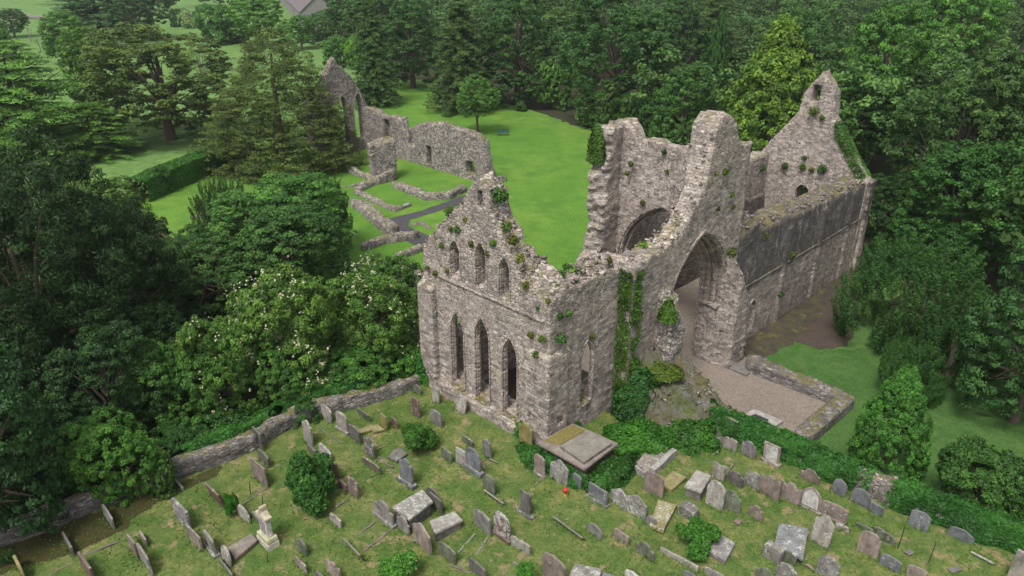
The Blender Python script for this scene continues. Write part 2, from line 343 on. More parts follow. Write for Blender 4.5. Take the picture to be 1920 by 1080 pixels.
# gravel floor of the transept, crossing and nave
poly_sheet('gravel_floor', [wld(a, b)[:2] for a, b in ((8.5, -10.2), (19.0, -9.5), (19.0, -2.5), (18.2, -.5), (41, -.5), (41, 9.2), (1, 9.6), (1, .5), (8.5, .5))], -.970, M_GRAVEL)
M_DARKFLOOR = ground_mat('dark_floor_shade', (.030, .028, .022), (.022, .024, .018), (.045, .04, .03), .5, 3, 20, None, bump=1)
poly_sheet('dark_floor_sheet', [wld(a, b)[:2] for a, b in ((1.3, .4), (9.3, .4), (9.3, 9), (1.3, 9))], -.955, M_DARKFLOOR)  # near-black sheet added so the interior behind the lancets looks dark
# asphalt paths among the foundations
def G1(a, b): return G(a, b, -1)
poly_sheet('path', pts_px([(722, 414), (735, 408), (790, 395), (870, 366), (900, 352), (905, 366), (868, 382), (800, 402), (768, 412), (765, 424), (800, 440), (830, 452), (800, 475), (745, 440), (728, 424)], -.966), -.966, M_ASPH, amp=.03)
# graveyard: a raised turf sheet with gentle bumps, following the walls
GW_L = [(-260, 1110), (0, 1020), (60, 1000), (170, 960), (260, 926), (340, 893), (420, 865), (470, 845), (520, 812), (600, 776), (640, 768), (690, 755), (745, 738), (800, 712), (826, 700)]
GW_R = [(1290, 788), (1335, 821), (1390, 844), (1450, 868), (1560, 917), (1620, 944), (1700, 979), (1800, 1013), (1900, 1054), (2150, 1170)]
wl = [G(a, b, 0)[:2] for a, b in GW_L]; wr = [G(a, b, 0)[:2] for a, b in GW_R]; wrg = [(p[0]+.35, p[1]+1.15) for p in wr]
gy = [(-60, 5), ] + wl + [wld(.6, 9.9)[:2], wld(.6, .6)[:2], wld(5, .6)[:2], wld(5.5, -1)[:2], wld(7, -5)[:2]] + wrg + [(60, 5)]
GY = np.array(gy)
def inside(px, py, poly):
    r = np.zeros(px.shape, bool); n = len(poly); j = n-1
    for i in range(n):
        xi, yi = poly[i]; xj, yj = poly[j]
        c = ((yi > py) != (yj > py)) & (px < (xj-xi)*(py-yi)/(yj-yi+1e-12)+xi); r ^= c; j = i
    return r
def gz(x, y):
    x = np.asarray(x, float); y = np.asarray(y, float)
    return .10*vnoise(x*.25, y*.25, x*0, 5)+.05*vnoise(x*.9, y*.9, x*0, 6)+.02*vnoise(x*3, y*3, x*0, 8)-.05
cell = .25; xs = np.arange(-45, 50, cell); ys = np.arange(8, 56, cell); X, Y = np.meshgrid(xs, ys, indexing='ij')
ins = inside(X[:-1, :-1]+cell/2, Y[:-1, :-1]+cell/2, gy); vid = np.arange(X.size).reshape(X.shape)
Q = np.stack([vid[:-1, :-1][ins], vid[1:, :-1][ins], vid[1:, 1:][ins], vid[:-1, 1:][ins]], -1)
V = np.stack([X.ravel(), Y.ravel(), gz(X, Y).ravel()], -1); us, inv = np.unique(Q, return_inverse=True)
tag(link('graveyard_grass', mesh_np('graveyard_grass', V[us], inv.reshape(-1, 4), M_GRAVE, True)), kind='structure')
# leaf litter under the left wall
def drape(name, px, mat, lift=.012, z=0.0, cell=.4):
    P = [G(a, b, z)[:2] for a, b in px]; A_ = np.array(P); x0, y0 = A_.min(0); x1, y1 = A_.max(0)
    X, Y = np.meshgrid(np.arange(x0, x1, cell), np.arange(y0, y1, cell), indexing='ij'); vid = np.arange(X.size).reshape(X.shape)
    jx = X+cell*.35*vnoise(X*2, Y*2, X*0, 3); jy = Y+cell*.35*vnoise(X*2, Y*2, X*0, 4)
    wob = 1.1*vnoise(X*.8, Y*.8, X*0, 9)
    ins = inside(jx[:-1, :-1]+wob[:-1, :-1], jy[:-1, :-1]+wob[:-1, :-1], P)
    Q = np.stack([vid[:-1, :-1][ins], vid[1:, :-1][ins], vid[1:, 1:][ins], vid[:-1, 1:][ins]], -1)
    V = np.stack([jx.ravel(), jy.ravel(), (gz(jx, jy)+lift).ravel()], -1); us, inv = np.unique(Q, return_inverse=True)
    return tag(link(name, mesh_np(name, V[us], inv.reshape(-1, 4), mat, True)), kind='structure')
drape('leaf_litter', [(-40, 1090), (-20, 1030), (170, 968), (340, 900), (420, 870), (400, 895), (330, 925), (250, 985), (120, 1050)], M_LEAFLIT, .025, cell=.12)
# ------------------------------------------------------------------ the abbey church
church = tag(empty('abbey_church', (C0[0], C0[1], 0), ROT), 'large roofless ruined abbey church of pinkish grey stone with a lancet gable, beside the graveyard', 'ruined church')
def part(name, fld, lo, hi, mat, h=.13, parent=church, smooth=False):
    V, Q = nets(fld, lo, hi, h); o = link(name, mesh_np(name, V, Q, mat, smooth), parent); return o
def lancet_hw(z, spring, w, apex):
    H = apex-spring; a = w/2; R = (H*H+a*a)/(2*a); zz = np.clip(z-spring, 0, None)
    return np.where(z < spring, a, np.sqrt(np.clip(R*R-zz*zz, 0, None))-(R-a))
def lancet(s, z, c, w, sill, spring, apex): return np.maximum(np.abs(s-c)-lancet_hw(z, spring, w, apex), sill-z)
def ring(name, parent, axis, c, w, sill, spring, apex, pos, bw, bd, mat=M_DRESS, full=True, n=14, sgn=-1):
    """moulding following a pointed opening. axis 'v': wall runs along v (plane u=pos); 'u': plane v=pos"""
    a = w/2; H = apex-spring; R = (H*H+a*a)/(2*a)
    pts = [(c-a, sill)] if full else []
    for i in range(n+1):
        t = i/n; ang = math.asin(min(1, H/R))*t; pts.append((c-R*math.cos(ang)+(R-a), spring+R*math.sin(ang)))
    pts += [(2*c-p[0], p[1]) for p in pts[::-1][1:]]
    V = []; Fc = []; m_ = len(pts)
    for i, (s, z) in enumerate(pts):
        p0 = pts[max(0, i-1)]; p1 = pts[min(m_-1, i+1)]; dx, dz = p1[0]-p0[0], p1[1]-p0[1]; L = math.hypot(dx, dz)+1e-9; nx, nz = -dz/L, dx/L
        for (o1, o2) in ((0, 0), (bw, 0), (bw, bd), (0, bd)):
            ss, zz, q = s+nx*o1, z+nz*o1, pos+(o2 if sgn < 0 else o2)
            V.append((q, ss, zz) if axis == 'v' else (ss, q, zz))
        if i:
            b = 4*(i-1)
            for e in range(4): Fc.append((b+e, b+(e+1) % 4, b+4+(e+1) % 4, b+4+e))
    Fc += [(3, 2, 1, 0), (4*m_-4, 4*m_-3, 4*m_-2, 4*m_-1)]
    m = bpy.data.meshes.new(name); m.from_pydata(V, [], Fc); m.materials.append(mat); m.update(); return link(name, m, parent)
LOW = [(7.38, 1.12, .85, 4.7, 5.95), (5.18, 1.15, .85, 5.0, 6.38), (2.90, 1.12, .85, 4.7, 5.95)]
UPP = [(7.32, .78, 8.3, 9.9, 10.6), (5.16, .80, 8.3, 10.25, 11.05), (3.30, .78, 8.3, 9.95, 10.68)]
PV = [-1, 0, .5, 1.25, 2.42, 3.3, 4.0, 4.35, 4.7, 5.7, 6.1, 6.87, 8.0, 8.8, 9.6, 10.4, 11]
PZ = [9.7, 10.1, 10.25, 10.7, 11.5, 12.1, 12.8, 13.7, 14.35, 14.5, 13.9, 13.0, 12.0, 11.25, 10.3, 9.7, 9]
def f_gable(x, y, z):
    rough = stone_noise(x, y, z, 11, .55)
    w = smax(-x, x-1.35, -.02-y, y-10.3, -.6-z)
    top = np.interp(y, PV, PZ)
    drop = np.where(y < 4.4, np.interp(y, [0, 1.5, 4.4], [1.0, 1.5, .9]), .25)*(1-np.clip(x/1.35, 0, 1))
    t = (z-(top-drop+ragged(x, y, z, 21, .8)))*.7
    w = np.maximum(w, t)+rough*(z > -.2)
    for c, ww, si, sp, ap in LOW+UPP:
        inner = ww*.78
        d1 = np.maximum(lancet(y, z, c, ww, si, sp, ap), x-.22)
        d2 = lancet(y, z, c, inner+np.clip(x-.30, 0, 2)*(2.0 if si < 5 else .25), si+.1, sp-.05, ap-.18)
        w = np.maximum(w, -smin(d1, d2))
    d = np.maximum(np.maximum(np.abs(y-5.18)-.17, np.abs(z-13.5)-.5), -x-5); w = np.maximum(w, -d)
    return w
east = part('east_gable_wall', f_gable, (-.1, -.1, -.6), (1.5, 10.5, 15.2), M_ASH, .11)
for i, (c, ww, si, sp, ap) in enumerate(LOW+UPP):
    sr = empty('lancet_surround', (0, 0, 0)); bpy.data.objects.remove(sr)
    r = ring('lancet_surround', east, 'v', c, ww+.02, si, sp, ap, -.05, .09, .16)
    ring('moulding', east, 'v', c, ww*.88, si+.03, sp, ap-.07, .06, .05, .12) 
    ring('moulding', east, 'v', c, ww*.82, si+.06, sp, ap-.13, .16, .05, .12)
# string course, plinth, sills
def slab_box(name, b0, b1, mat, parent, amp=.02, h=.1, seed=1, moss=False):
    def f(x, y, z): return box(x, y, z, b0[0], b1[0], b0[1], b1[1], b0[2], b1[2])+amp*(vnoise(x*3, y*3, z*3, seed)+.6*vnoise(x*8, y*8, z*8, seed+1))
    return part(name, f, [b-.1 for b in b0], [b+.1 for b in b1], mat, h, parent)
slab_box('string_course', (-.10, .3, 7.86), (.1, 8.95, 8.0), M_DRESS, church, .012, .06, 3)
def f_pl(x, y, z): return smax(-.42-x, x-.2, 2.15-y, y-9.1, -.8-z, z-(.80+.35*np.clip(x, -.5, 0)))+stone_noise(x, y, z, 31, .6)
part('plinth', f_pl, (-.6, 2, -.8), (.3, 9.3, 1.0), M_ASH, .09)
for c, ww, si, sp, ap in LOW: slab_box('window_sill', (-.2, c-ww/2-.05, si-.12), (.5, c+ww/2+.05, si+.02), M_CUT, east, .01, .06, 5)
def f_cb(x, y, z):
    w = smax(-.24-x, x-1.5, -.24-y, y-1.75, -.6-z, z-(6.0+ragged(x, y, z, 41, .5)))
    hole = smax(np.abs(y-.95)-.35, np.abs(z-1.6)-.35, x-.2); hole2 = smax(np.abs(x-.9)-.3, np.abs(z-1.6)-.3, y-.1)
    low = smax(z-1.55+.5*vnoise(x*2, y*2, z*2, 44), -(np.maximum(x, y)-.05))
    w = smax(w, -hole-.05, -hole2-.05); return smax(w, -np.maximum(z-99, 0)*0-9)+stone_noise(x, y, z, 42, .8)
part('corner_buttress', f_cb, (-.4, -.4, -.6), (1.7, 1.9, 6.6), M_ASH, .1)
def f_cb2(x, y, z): return smax(-.42-x, x-1.2, 9.15-y, y-10.55, -.9-z, z-(7.4+.9*x+ragged(x, y, z, 51, .4)))+stone_noise(x, y, z, 52, .6)
part('corner_buttress', f_cb2, (-.6, 9, -.9), (1.4, 10.8, 8.8), M_ASH, .1)
SW = (3.30, .92, 1.55, 4.5, 5.6)
def f_pn(x, y, z):   # presbytery north wall
    top = np.interp(x, [0, 1, 3, 6], [9.75, 9.6, 9.35, 9.4])+np.interp(y, [0, .5, 1.9], [0, .1, .35])
    w = smax(.9-x, x-7.0, -y, y-1.8, -1.2-z, (z-(top+ragged(x, y, z, 61, .55)))*.75)+stone_noise(x, y, z, 62, .6)
    d = lancet(x, z, SW[0], SW[1]+np.clip(y-.14, 0, 2)*3.0, SW[2], SW[3], SW[4]); return np.maximum(w, -d)
north = part('presbytery_wall', f_pn, (.8, -.1, -1.2), (7.1, 1.9, 10.6), M_ASH, .12)
ring('lancet_surround', north, 'u', *SW[:1], 1.04, SW[2], SW[3], SW[4]+.03, -.05, .10, .2)
ring('moulding', north, 'u', SW[0], .94, SW[2], SW[3], SW[4]-.02, .10, .05, .1)
slab_box('window_sill', (2.9, -.15, 1.42), (3.7, .6, 1.58), M_CUT, north, .01, .06, 6)
# crossing: north wall with the transept arch
NAV = (13.2, 6.75, -1.5, 4.7, 9.6)
CX = [5.9, 7.0, 8.0, 9.5, 10.9, 12.0, 12.7, 13.1, 13.25, 13.9, 14.8, 15.5, 16.0, 16.5, 17.0, 17.3, 17.9]
CZ = [9.7, 9.75, 9.7, 10.0, 10.6, 12.0, 13.3, 15.2, 16.3, 16.8, 16.75, 16.1, 15.2, 14.75, 14.5, 14.7, 14.6]
def f_cn(x, y, z):
    yy = np.clip((y+.9)/1.6, 0, 1)
    top = np.interp(x, CX, CZ)
    top = top+np.where(x < 12.8, yy*.2, 0)
    # broken face: the inner leaf stands back along the rake
    w = smax(5.95-x, x-17.95, -.92-y, y-np.interp(x, [6, 7, 12.3, 13], [.75, .4, .3, .75]), -1.2-z, (z-(top+ragged(x, y, z, 71, .45)))*.55)+stone_noise(x, y, z, 72, .7)
    d = lancet(x, z, NAV[0], NAV[1], -3, NAV[3], NAV[4]); d = np.where(x > NAV[0]-4, d, 9)
    return np.maximum(w, -d)
cn = part('crossing_wall', f_cn, (5.8, -1.1, -1.2), (18.1, .9, 17.6), M_TOW, .125)
for pos, off, bw in ((-1.0, .16, .16), (-.80, -.02, .18), (-.45, -.22, .2), (-.05, -.42, .2), (.3, -.6, .2)):
    ring('arch_order', cn, 'u', NAV[0], NAV[1]+off*2-.02, 3.6 if off < 0 else 4.6, NAV[3], NAV[4]+off*1.05, pos, bw, .30 if off < 0 else .14, M_DRESS, True, 18)
# right respond of the arch: light dressed stone with corbel
slab_box('corbel', (16.1, -.85, 3.35), (16.75, .55, 3.65), M_DRESS, church, .03, .08, 9)
# transept west wall stub (pier)
def f_pier(x, y, z):
    top = 8.0+(y+.9)*1.1-(x-16.4)*1.6
    a = smax(16.45-x, x-18.5, -2.15-y, y+.7, -1.1-z, (z-(top+ragged(x, y, z, 81, .4)))*.6)
    b = smax(16.28-x+0*z, x-18.3, -1.12-y, y-.7, -1.1-z, z-3.4)
    return smin(a, b)+stone_noise(x, y, z, 82, .7)
part('transept_pier', f_pier, (16.1, -2.4, -1.1), (18.7, .8, 9.2), M_TOW, .12)
# transept east wall stub
def f_stub(x, y, z):
    top = 7.3+(y+.9)*.9; ex = -1.9-.5*vnoise(x*.8, y*.5, z*.8, 92)-np.interp(z, [0, 3, 5, 7], [.6, .25, .1, -.1])
    return smax(8.55-x, x-9.9, ex-y, y+.7, .5-z, (z-(top+ragged(x, y, z, 91, .6)))*.6)+stone_noise(x, y, z, 93, 1.6)
part('transept_wall_stub', f_stub, (8.2, -3.0, .4), (10.3, -.5, 8.4), M_RUB, .12)
# crossing: west wall with the nave arch
WA = (4.40, 6.8, -3, 4.4, 9.1)
WV = [-1, 1.2, 1.9, 2.8, 4.0, 5.5, 6.5, 6.9, 7.3, 7.9, 8.6, 9.2, 9.7]
WZ = [15.6, 15.3, 14.2, 13.7, 13.7, 13.6, 13.7, 13.3, 14.0, 14.5, 14.7, 14.4, 13.8]
def f_cw(x, y, z):
    top = np.interp(y, WV, WZ)
    w = smax(16.62-x, x-17.9, .3-y, y-9.6, -1.2-z, (z-(top+ragged(x, y, z, 101, .45)))*.6)+stone_noise(x, y, z, 102, .7)
    return np.maximum(w, -lancet(y, z, WA[0], WA[1], -3, WA[3], WA[4]))
cw = part('crossing_cross_wall', f_cw, (16.5, .2, -1.2), (18.1, 9.8, 15.6), M_TOW, .13)
for pos, off in ((16.52, .16), (16.75, -.02), (17.05, -.22)):
    ring('arch_order', cw, 'v', WA[0], WA[1]+off*2, 3.2, WA[3], WA[4]+off, pos, .2, .2, M_DRESS, True, 16)
# crossing: broken south wall, running on as the low south wall of the presbytery
def f_cs(x, y, z):
    edge = np.interp(z, [-1, 4, 5.2, 7, 10, 12.5, 14], [14, 13.6, 14.5, 14.9, 14.9, 15.1, 15.4])+.30*vnoise(y*1.2, z*1.1, z*0, 112)+.22*vnoise(y*3, z*3.5, z*0, 113)
    a = smax(edge-x, x-17.5, 8.2-y, y-9.7, -1.2-z, (z-(14.4+ragged(x, y, z, 111, .6)))*.6)
    b = smax(1.2-x, x-15, 8.6-y, y-9.8, -1.2-z, (z-(3.6+ragged(x, y, z, 114, .5)))*.7)
    return smin(a, b)+stone_noise(x, y, z, 115, 1.1)
part('crossing_south_wall', f_cs, (1.1, 8.0, -1.2), (17.6, 10.0, 15.4), M_TOW, .15)
# nave north wall
def f_nn(x, y, z):
    top = np.interp(x, [17.9, 19, 20.2, 21, 25, 30, 36, 40.8], [8.0, 8.3, 8.9, 8.0, 7.85, 7.6, 7.3, 7.25])+np.interp(y, [-.9, -.4, .8], [-.15, .15, .35])
    s = smax(17.9-x, x-40.9, -.92-y, y-.75, -1.2-z, (z-(top+ragged(x, y, z, 121, .45)))*.7)
    for c in (25.6, 31.6, 37.2): s = np.minimum(s, smax(np.abs(x-c)-.35, -1.05-y, y, -1.1-z, z-7.0))
    s = np.minimum(s, smax(40.0-x, x-41.1, -1.25-y, y, -1.1-z, z-7.3))
    s = s+stone_noise(x, y, z, 122, .6)
    return np.maximum(s, -smax(np.abs(x-21.25)-.4, np.abs(z-1.0)-.9-.3*(1-((x-21.25)/.4)**2), y+.62))
nn = part('nave_wall', f_nn, (17.8, -1.4, -1.2), (41.2, .9, 10), M_NAVE, .15)
slab_box('string_course', (18.6, -1.02, 3.80), (40.2, -.85, 3.94), M_NAVE, church, .02, .07, 13)
ring('doorway_surround', nn, 'u', 21.25, .9, -.8, 1.5, 2.3, -.98, .14, .12, M_DRESS)
# nave south wall
def f_ns(x, y, z): return smax(17.8-x, x-40, 8.1-y, y-9.6, -1.2-z, (z-(8.2+ragged(x, y, z, 131, .5)))*.7)+stone_noise(x, y, z, 132, .6)
part('nave_south_wall', f_ns, (17.7, 7.7, -1.2), (40.1, 9.8, 9.4), M_TOW, .16)
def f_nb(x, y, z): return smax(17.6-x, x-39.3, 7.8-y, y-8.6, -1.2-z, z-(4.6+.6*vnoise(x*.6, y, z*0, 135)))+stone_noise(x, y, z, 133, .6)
part('darkened_wall_base', f_nb, (17.5, 7.6, -1.2), (39.4, 8.7, 5.6), M_DARKWALL, .18)  # darker lower wall, added to darken the view through the transept arch
# west gable with bellcote
BV = [-1.2, -.9, 0, 1.2, 2.2, 2.88, 2.95, 3.05, 3.6, 4.1, 4.35, 4.5, 4.7, 5.2, 5.8, 5.93, 5.98, 6.6, 8.0, 9.4, 10]
BZ = [7.0, 7.4, 8.3, 9.9, 11.3, 12.2, 13.2, 14.2, 15.0, 15.45, 15.95, 15.9, 15.5, 14.9, 14.0, 13.4, 12.4, 11.5, 9.6, 7.5, 7]
def f_wg(x, y, z):
    top = np.interp(y, BV, BZ)
    w = smax(39.5-x, x-40.8, -1.0-y, y-9.8, -1.2-z, (z-(top+ragged(x, y, z, 141, .18)))*.5)+stone_noise(x, y, z, 142, .6)
    w = np.maximum(w, -smax(np.abs(y-4.72)-.34, np.abs(z-14.0)-.72))
    return np.maximum(w, -lancet(y, z, 4.45, 1.15, 3.0, 5.2, 5.9))
wg = part('west_gable_wall', f_wg, (39.3, -1.2, -1.2), (41, 10, 16.4), M_TOW, .13)
ring('doorway_surround', wg, 'v', 4.45, 1.2, 3.0, 5.2, 5.92, 39.40, .16, .2, M_DRESS)
# ------------------------------------------------------------------ collapsed masonry heap
def f_heap(x, y, z):
    r = np.interp(y, [-9.6, -8.4, -7.0, -5.5, -4.0, -2.0, -.9], [-1.6, -1.3, -.2, 1.0, 1.9, 3.2, 4.0])
    s = np.interp(x, [4.2, 5.6, 7.0, 8.6, 9.7, 10.2, 10.7], [-.3, .35, .75, 1.0, .95, .4, -.3])
    top = -1+(r+1)*s; top = top+.45*vnoise(x*.8, y*.8, z*0, 151)+.28*vnoise(x*2.2, y*2.2, z*0, 152)+.14*vnoise(x*5, y*5, z*0, 153)
    return smax((z-top)*.7, 4-x, x-11.2, -10.2-y, y+.5, -1.3-z)
heapm = ground_mat('overgrown_rubble', (.075, .10, .028), (.10, .08, .04), (.12, .11, .10), .5, 1.3, 9, (.19, .17, .155), .56, 1.3)
V, Q = nets(f_heap, (4, -10.2, -1.3), (11.2, -.5, 5), .14)
heap = tag(link('rubble_heap', mesh_np('rubble_heap', V, Q, heapm), None, (C0[0], C0[1], 0), ROT), 'tall grassy heap of collapsed transept masonry against the church side wall', 'rubble')
# ------------------------------------------------------------------ free-standing walls
def wall_thing(name, label, cat, pts, hw, top, z0, mat, h=.16, seed=0, amp=1.0, rag=.5, group=None, extra=None, square=False):
    """pts: world xy polyline; top: height or list of heights above z0"""
    A_ = np.array([p[:2] for p in pts], float); o0 = A_[0]
    d0 = A_[-1]-A_[0]; rz = math.atan2(d0[1], d0[0]); c, s = math.cos(-rz), math.sin(-rz)
    Lc = np.stack([(A_[:, 0]-o0[0])*c-(A_[:, 1]-o0[1])*s, (A_[:, 0]-o0[0])*s+(A_[:, 1]-o0[1])*c], -1)
    tops = np.array(top if hasattr(top, '__len__') else [top]*len(A_), float)
    def f(x, y, z):
        best = np.full(x.shape, 1e9); tz = np.zeros(x.shape)
        for i in range(len(Lc)-1):
            a, b = Lc[i], Lc[i+1]; e = b-a; L2 = (e**2).sum()
            t = np.clip(((x-a[0])*e[0]+(y-a[1])*e[1])/L2, 0, 1); d = np.hypot(x-a[0]-t*e[0], y-a[1]-t*e[1])
            m_ = d < best; best = np.where(m_, d, best); tz = np.where(m_, tops[i]+(tops[i+1]-tops[i])*t, tz)
        if square: best = smax(np.abs(y)-0, 0*y, (np.abs(x-Lc[1][0]/2)-Lc[1][0]/2))
        w = smax(best-hw, -.3-z, (z-(tz+ragged(x, y, z, seed, rag)))*.75)+stone_noise(x, y, z, seed+5, amp)
        return extra(w, x, y, z) if extra else w
    mx = tops.max()+.6*rag+.3
    V, Q = nets(f, (Lc[:, 0].min()-hw-.2, Lc[:, 1].min()-hw-.2, -.3), (Lc[:, 0].max()+hw+.2, Lc[:, 1].max()+hw+.2, mx), h)
    o = link(name, mesh_np(name, V, Q, mat), None, (o0[0], o0[1], z0), rz); tag(o, label, cat, group); return o
def rocks(parent, name, P, size, mat, rg, kind='stuff'):
    T_ = np.array([(1, 1, 1), (-1, -1, 1), (-1, 1, -1), (1, -1, -1), (1.2, 0, -.3), (0, -1.2, .2), (0, 1.1, .1), (-1.2, 0, .2)])*.5
    import bmesh
    bm = bmesh.new(); [bm.verts.new(t) for t in T_]; bmesh.ops.convex_hull(bm, input=bm.verts); bmesh.ops.triangulate(bm, faces=bm.faces); bm.verts.ensure_lookup_table(); bv = np.array([v.co[:] for v in bm.verts]); bf = np.array([[v.index for v in f.verts] for f in bm.faces]); bm.free()
    n = len(P); a = rg.uniform(0, 6.28, n); s = size*rg.uniform(.5, 1.5, n); c_, s_ = np.cos(a), np.sin(a); b = bv[None]*(s[:, None, None]*np.array([1.3, .9, .65]))+rg.normal(0, .03, (n, len(bv), 3))*s[:, None, None]*3
    V = np.stack([b[..., 0]*c_[:, None]-b[..., 1]*s_[:, None], b[..., 0]*s_[:, None]+b[..., 1]*c_[:, None], b[..., 2]], -1)+P[:, None]
    Q = (bf[None]+np.arange(n)[:, None, None]*len(bv)).reshape(-1, 3); o = link(name, mesh_np(name, V.reshape(-1, 3), Q, mat), parent); tag(o, kind=kind); return o
wall_thing('graveyard_wall', 'low thin-bedded grey stone wall curving along the shaded left edge of the graveyard', 'wall', [(p[0], p[1]+.25) for p in wl], .32, [1.0, 1.0, 1.0, 1.05, 1.1, 1.05, 1.0, .95, 1.0, 1.05, .95, .9, .8, .75, .7], -.1, M_SLATEWALL, .15, 200, 1.1, .5)
wall_thing('graveyard_wall', 'ivy-covered boundary wall running down the right side of the graveyard', 'wall', [(p[0]+.35, p[1]+1.15) for p in wr], .35, [2.0]*len(wr), -.8, M_LOW, .15, 210, .8, .2)
enc = [G(1385, 690, -1), G(1420, 700, -1), G(1560, 768, -1)]
A1 = G(1412, 695, -1)[:2]; A2 = G(1583, 760, -1)[:2]; A3 = G(1505, 828, -1)[:2]
wall_thing('enclosure_wall', 'low thick stone wall turning a square corner round the gravel floor of the transept', 'wall', [A1, A2, A3], .55, [1.0, .75, .8], -1, M_SLATEWALL, .13, 220, .6, .12)
# step and ledger slab on the gravel
def flat_slab(name, px, z, th, mat, label, cat, group=None, obj_col=None, rough=.0, zz=None):
    P = [G(a, b, z) for a, b in px]; cx = sum(p[0] for p in P)/len(P); cy = sum(p[1] for p in P)/len(P)
    V = [(p[0]-cx, p[1]-cy, 0) for p in P]; V += [(p[0]-cx, p[1]-cy, -th) for p in P]; n = len(P)
    import bmesh
    bm = bmesh.new(); vs = [bm.verts.new(v) for v in V]; bm.faces.new(vs[:n]); bm.faces.new(vs[n:][::-1])
    for i in range(n): bm.faces.new((vs[i], vs[n+i], vs[n+(i+1) % n], vs[(i+1) % n]))
    bmesh.ops.recalc_face_normals(bm, faces=bm.faces)
    bmesh.ops.bevel(bm, geom=list(bm.edges), offset=.02, segments=1, affect='EDGES')
    m = bpy.data.meshes.new(name); bm.to_mesh(m); bm.free(); m.materials.append(mat)
    o = link(name, m, None, (cx, cy, z)); tag(o, label, cat, group)
    if obj_col: o.color = obj_col
    return o
st = flat_slab('memorial_slab', [(1392, 779), (1414, 766), (1468, 789), (1446, 803)], -.75, .22, M_HEAD, 'flat grey slab with a dark plaque lying on the gravel near the ivy wall', 'slab', obj_col=(.30, .27, .26, .2))
pq = flat_slab('plaque', [(1408, 779), (1416, 776), (1442, 787), (1434, 792)], -.74, .05, M_DARKSLATE, None, None)
pq.location = (pq.location.x-st.location.x, pq.location.y-st.location.y, .03); pq.parent = st
for k in list(pq.keys()): 
    if k in ('label', 'category'): del pq[k]
flat_slab('stone_step', [(1360, 686), (1380, 678), (1412, 692), (1400, 704)], -.85, .2, M_HEAD, 'dark worn step between the transept pier and the enclosure wall', 'step', obj_col=(.13, .12, .12, .25))
# ------------------------------------------------------------------ cloister ruins (local frame of the church for axis-parallel walls)
def ruin(name, label, cat): return tag(empty(name, (C0[0], C0[1], 0), ROT), label, cat)
UR = 34.6
ref = ruin('refectory_ruin', 'far roofless ruin with a tall two-light gable, beside the brownish conifer', 'ruined building')
VG = 66.4
gp = [pl(*p, v=VG) for p in ((585, 190), (601, 157), (612, 132), (626, 107), (634, 118), (645, 128), (659, 144), (675, 168), (695, 205), (700, 215))]
gU = [p[0] for p in gp]; gZ = [p[2] for p in gp]
w1 = [pl(*p, v=VG) for p in ((642, 177), (672, 175), (647, 268), (670, 266))]
def f_rg(x, y, z):
    top = np.interp(x, gU, gZ)
    w = smax(26.0-x, x-(UR+1.3), VG-y, y-VG-1.1, -2.2-z, (z-(top+ragged(x, y, z, 301, .5)))*.5)+stone_noise(x, y, z, 302, 1)
    for c in (w1[0][0]-.1, w1[1][0]-.2):
        w = np.maximum(w, -lancet(x, z, c, 1.5-.35*np.clip((y-VG)*3, 0, 1), .6, 4.9, 6.9))
    return w
rg = part('gable_wall', f_rg, (25.9, VG-.2, -2.2), (UR+1.5, VG+1.3, 13), M_RUB, .2, ref)
for c in (w1[0][0]-.1, w1[1][0]-.2): ring('lancet_surround', rg, 'u', c, 1.55, .6, 4.9, 6.95, VG-.1, .2, .25, M_DRESS)
sp = [pl(*p, u=UR) for p in ((697, 205), (720, 218), (733, 216), (752, 222), (757, 242), (775, 234), (800, 230), (815, 228), (835, 232), (865, 243), (885, 252), (898, 258), (904, 268), (916, 325))]
sv = [p[1] for p in sp][::-1]; sz_ = [p[2] for p in sp][::-1]
op = [pl(*p, u=UR) for p in ((804, 292), (882, 315), (725, 250), (770, 262))]
def f_rs(x, y, z):
    top = np.interp(y, sv, sz_)
    w = smax(UR-x, x-UR-1.2, sv[0]-y, y-VG-.2, -2.2-z, (z-(top+ragged(x, y, z, 311, .4)))*.7)+stone_noise(x, y, z, 312, 1.2)
    w = np.maximum(w, -smax(np.abs(y-op[0][1])-.5, np.abs(z-op[0][2])-1.25))
    w = np.maximum(w, -smax(np.abs(y-op[1][1])-.8, np.abs(z-op[1][2])-.75))
    w = np.maximum(w, -smax(np.abs(y-op[2][1])-.6, np.abs(z-op[2][2]-.4)-1.4, x-UR-.8))
    w = np.maximum(w, -smax(np.abs(y-op[3][1])-.7, np.abs(z-op[3][2]-.6)-1.3, x-UR-.8)); return w
part('side_wall', f_rs, (UR-.2, sv[0]-.3, -2.2), (UR+1.4, VG+.2, max(sz_)+1), M_RUB, .19, ref)
def wt(label, px, top, hw=.45, seed=0, name='foundation_wall', cat='ruined wall', h=.2, rag=.3, z=-1):
    return wall_thing(name, label, cat, [G(a, b, z)[:2] for a, b in px], hw*.64, top, z, M_LOW, h, seed, 1.5, rag*1.2, 'low foundation walls of the cloister')
PB = G(719, 335, -1); 
wall_thing('masonry_pillar', 'isolated tall pillar of rubble masonry standing between the low foundations', 'ruined wall', [(PB[0]-.6, PB[1]), (PB[0]+.6, PB[1]+.5)], .95, [4.6, 5.0], -1, M_RUB, .18, 400, 2.0, .9, square=True)
wt('low foundation wall running left from the foot of the masonry pillar', [(672, 358), (700, 346), (735, 338)], [.5, .9, 1.3], .7, 401)
wt('low foundation wall closing the small grass square below the pillar', [(668, 362), (700, 378), (740, 396), (768, 386)], .45, .5, 402)
wt('curving low wall right of the pillar foot, ending by the path', [(742, 350), (770, 362), (800, 374), (840, 372), (868, 358)], [.7, .9, .9, .8, .7], .75, 403)
wt('broad low wall with worn steps left of the asphalt path', [(668, 385), (690, 400), (712, 422), (735, 438)], [.6, .9, 1.0, .9], 1.1, 404)
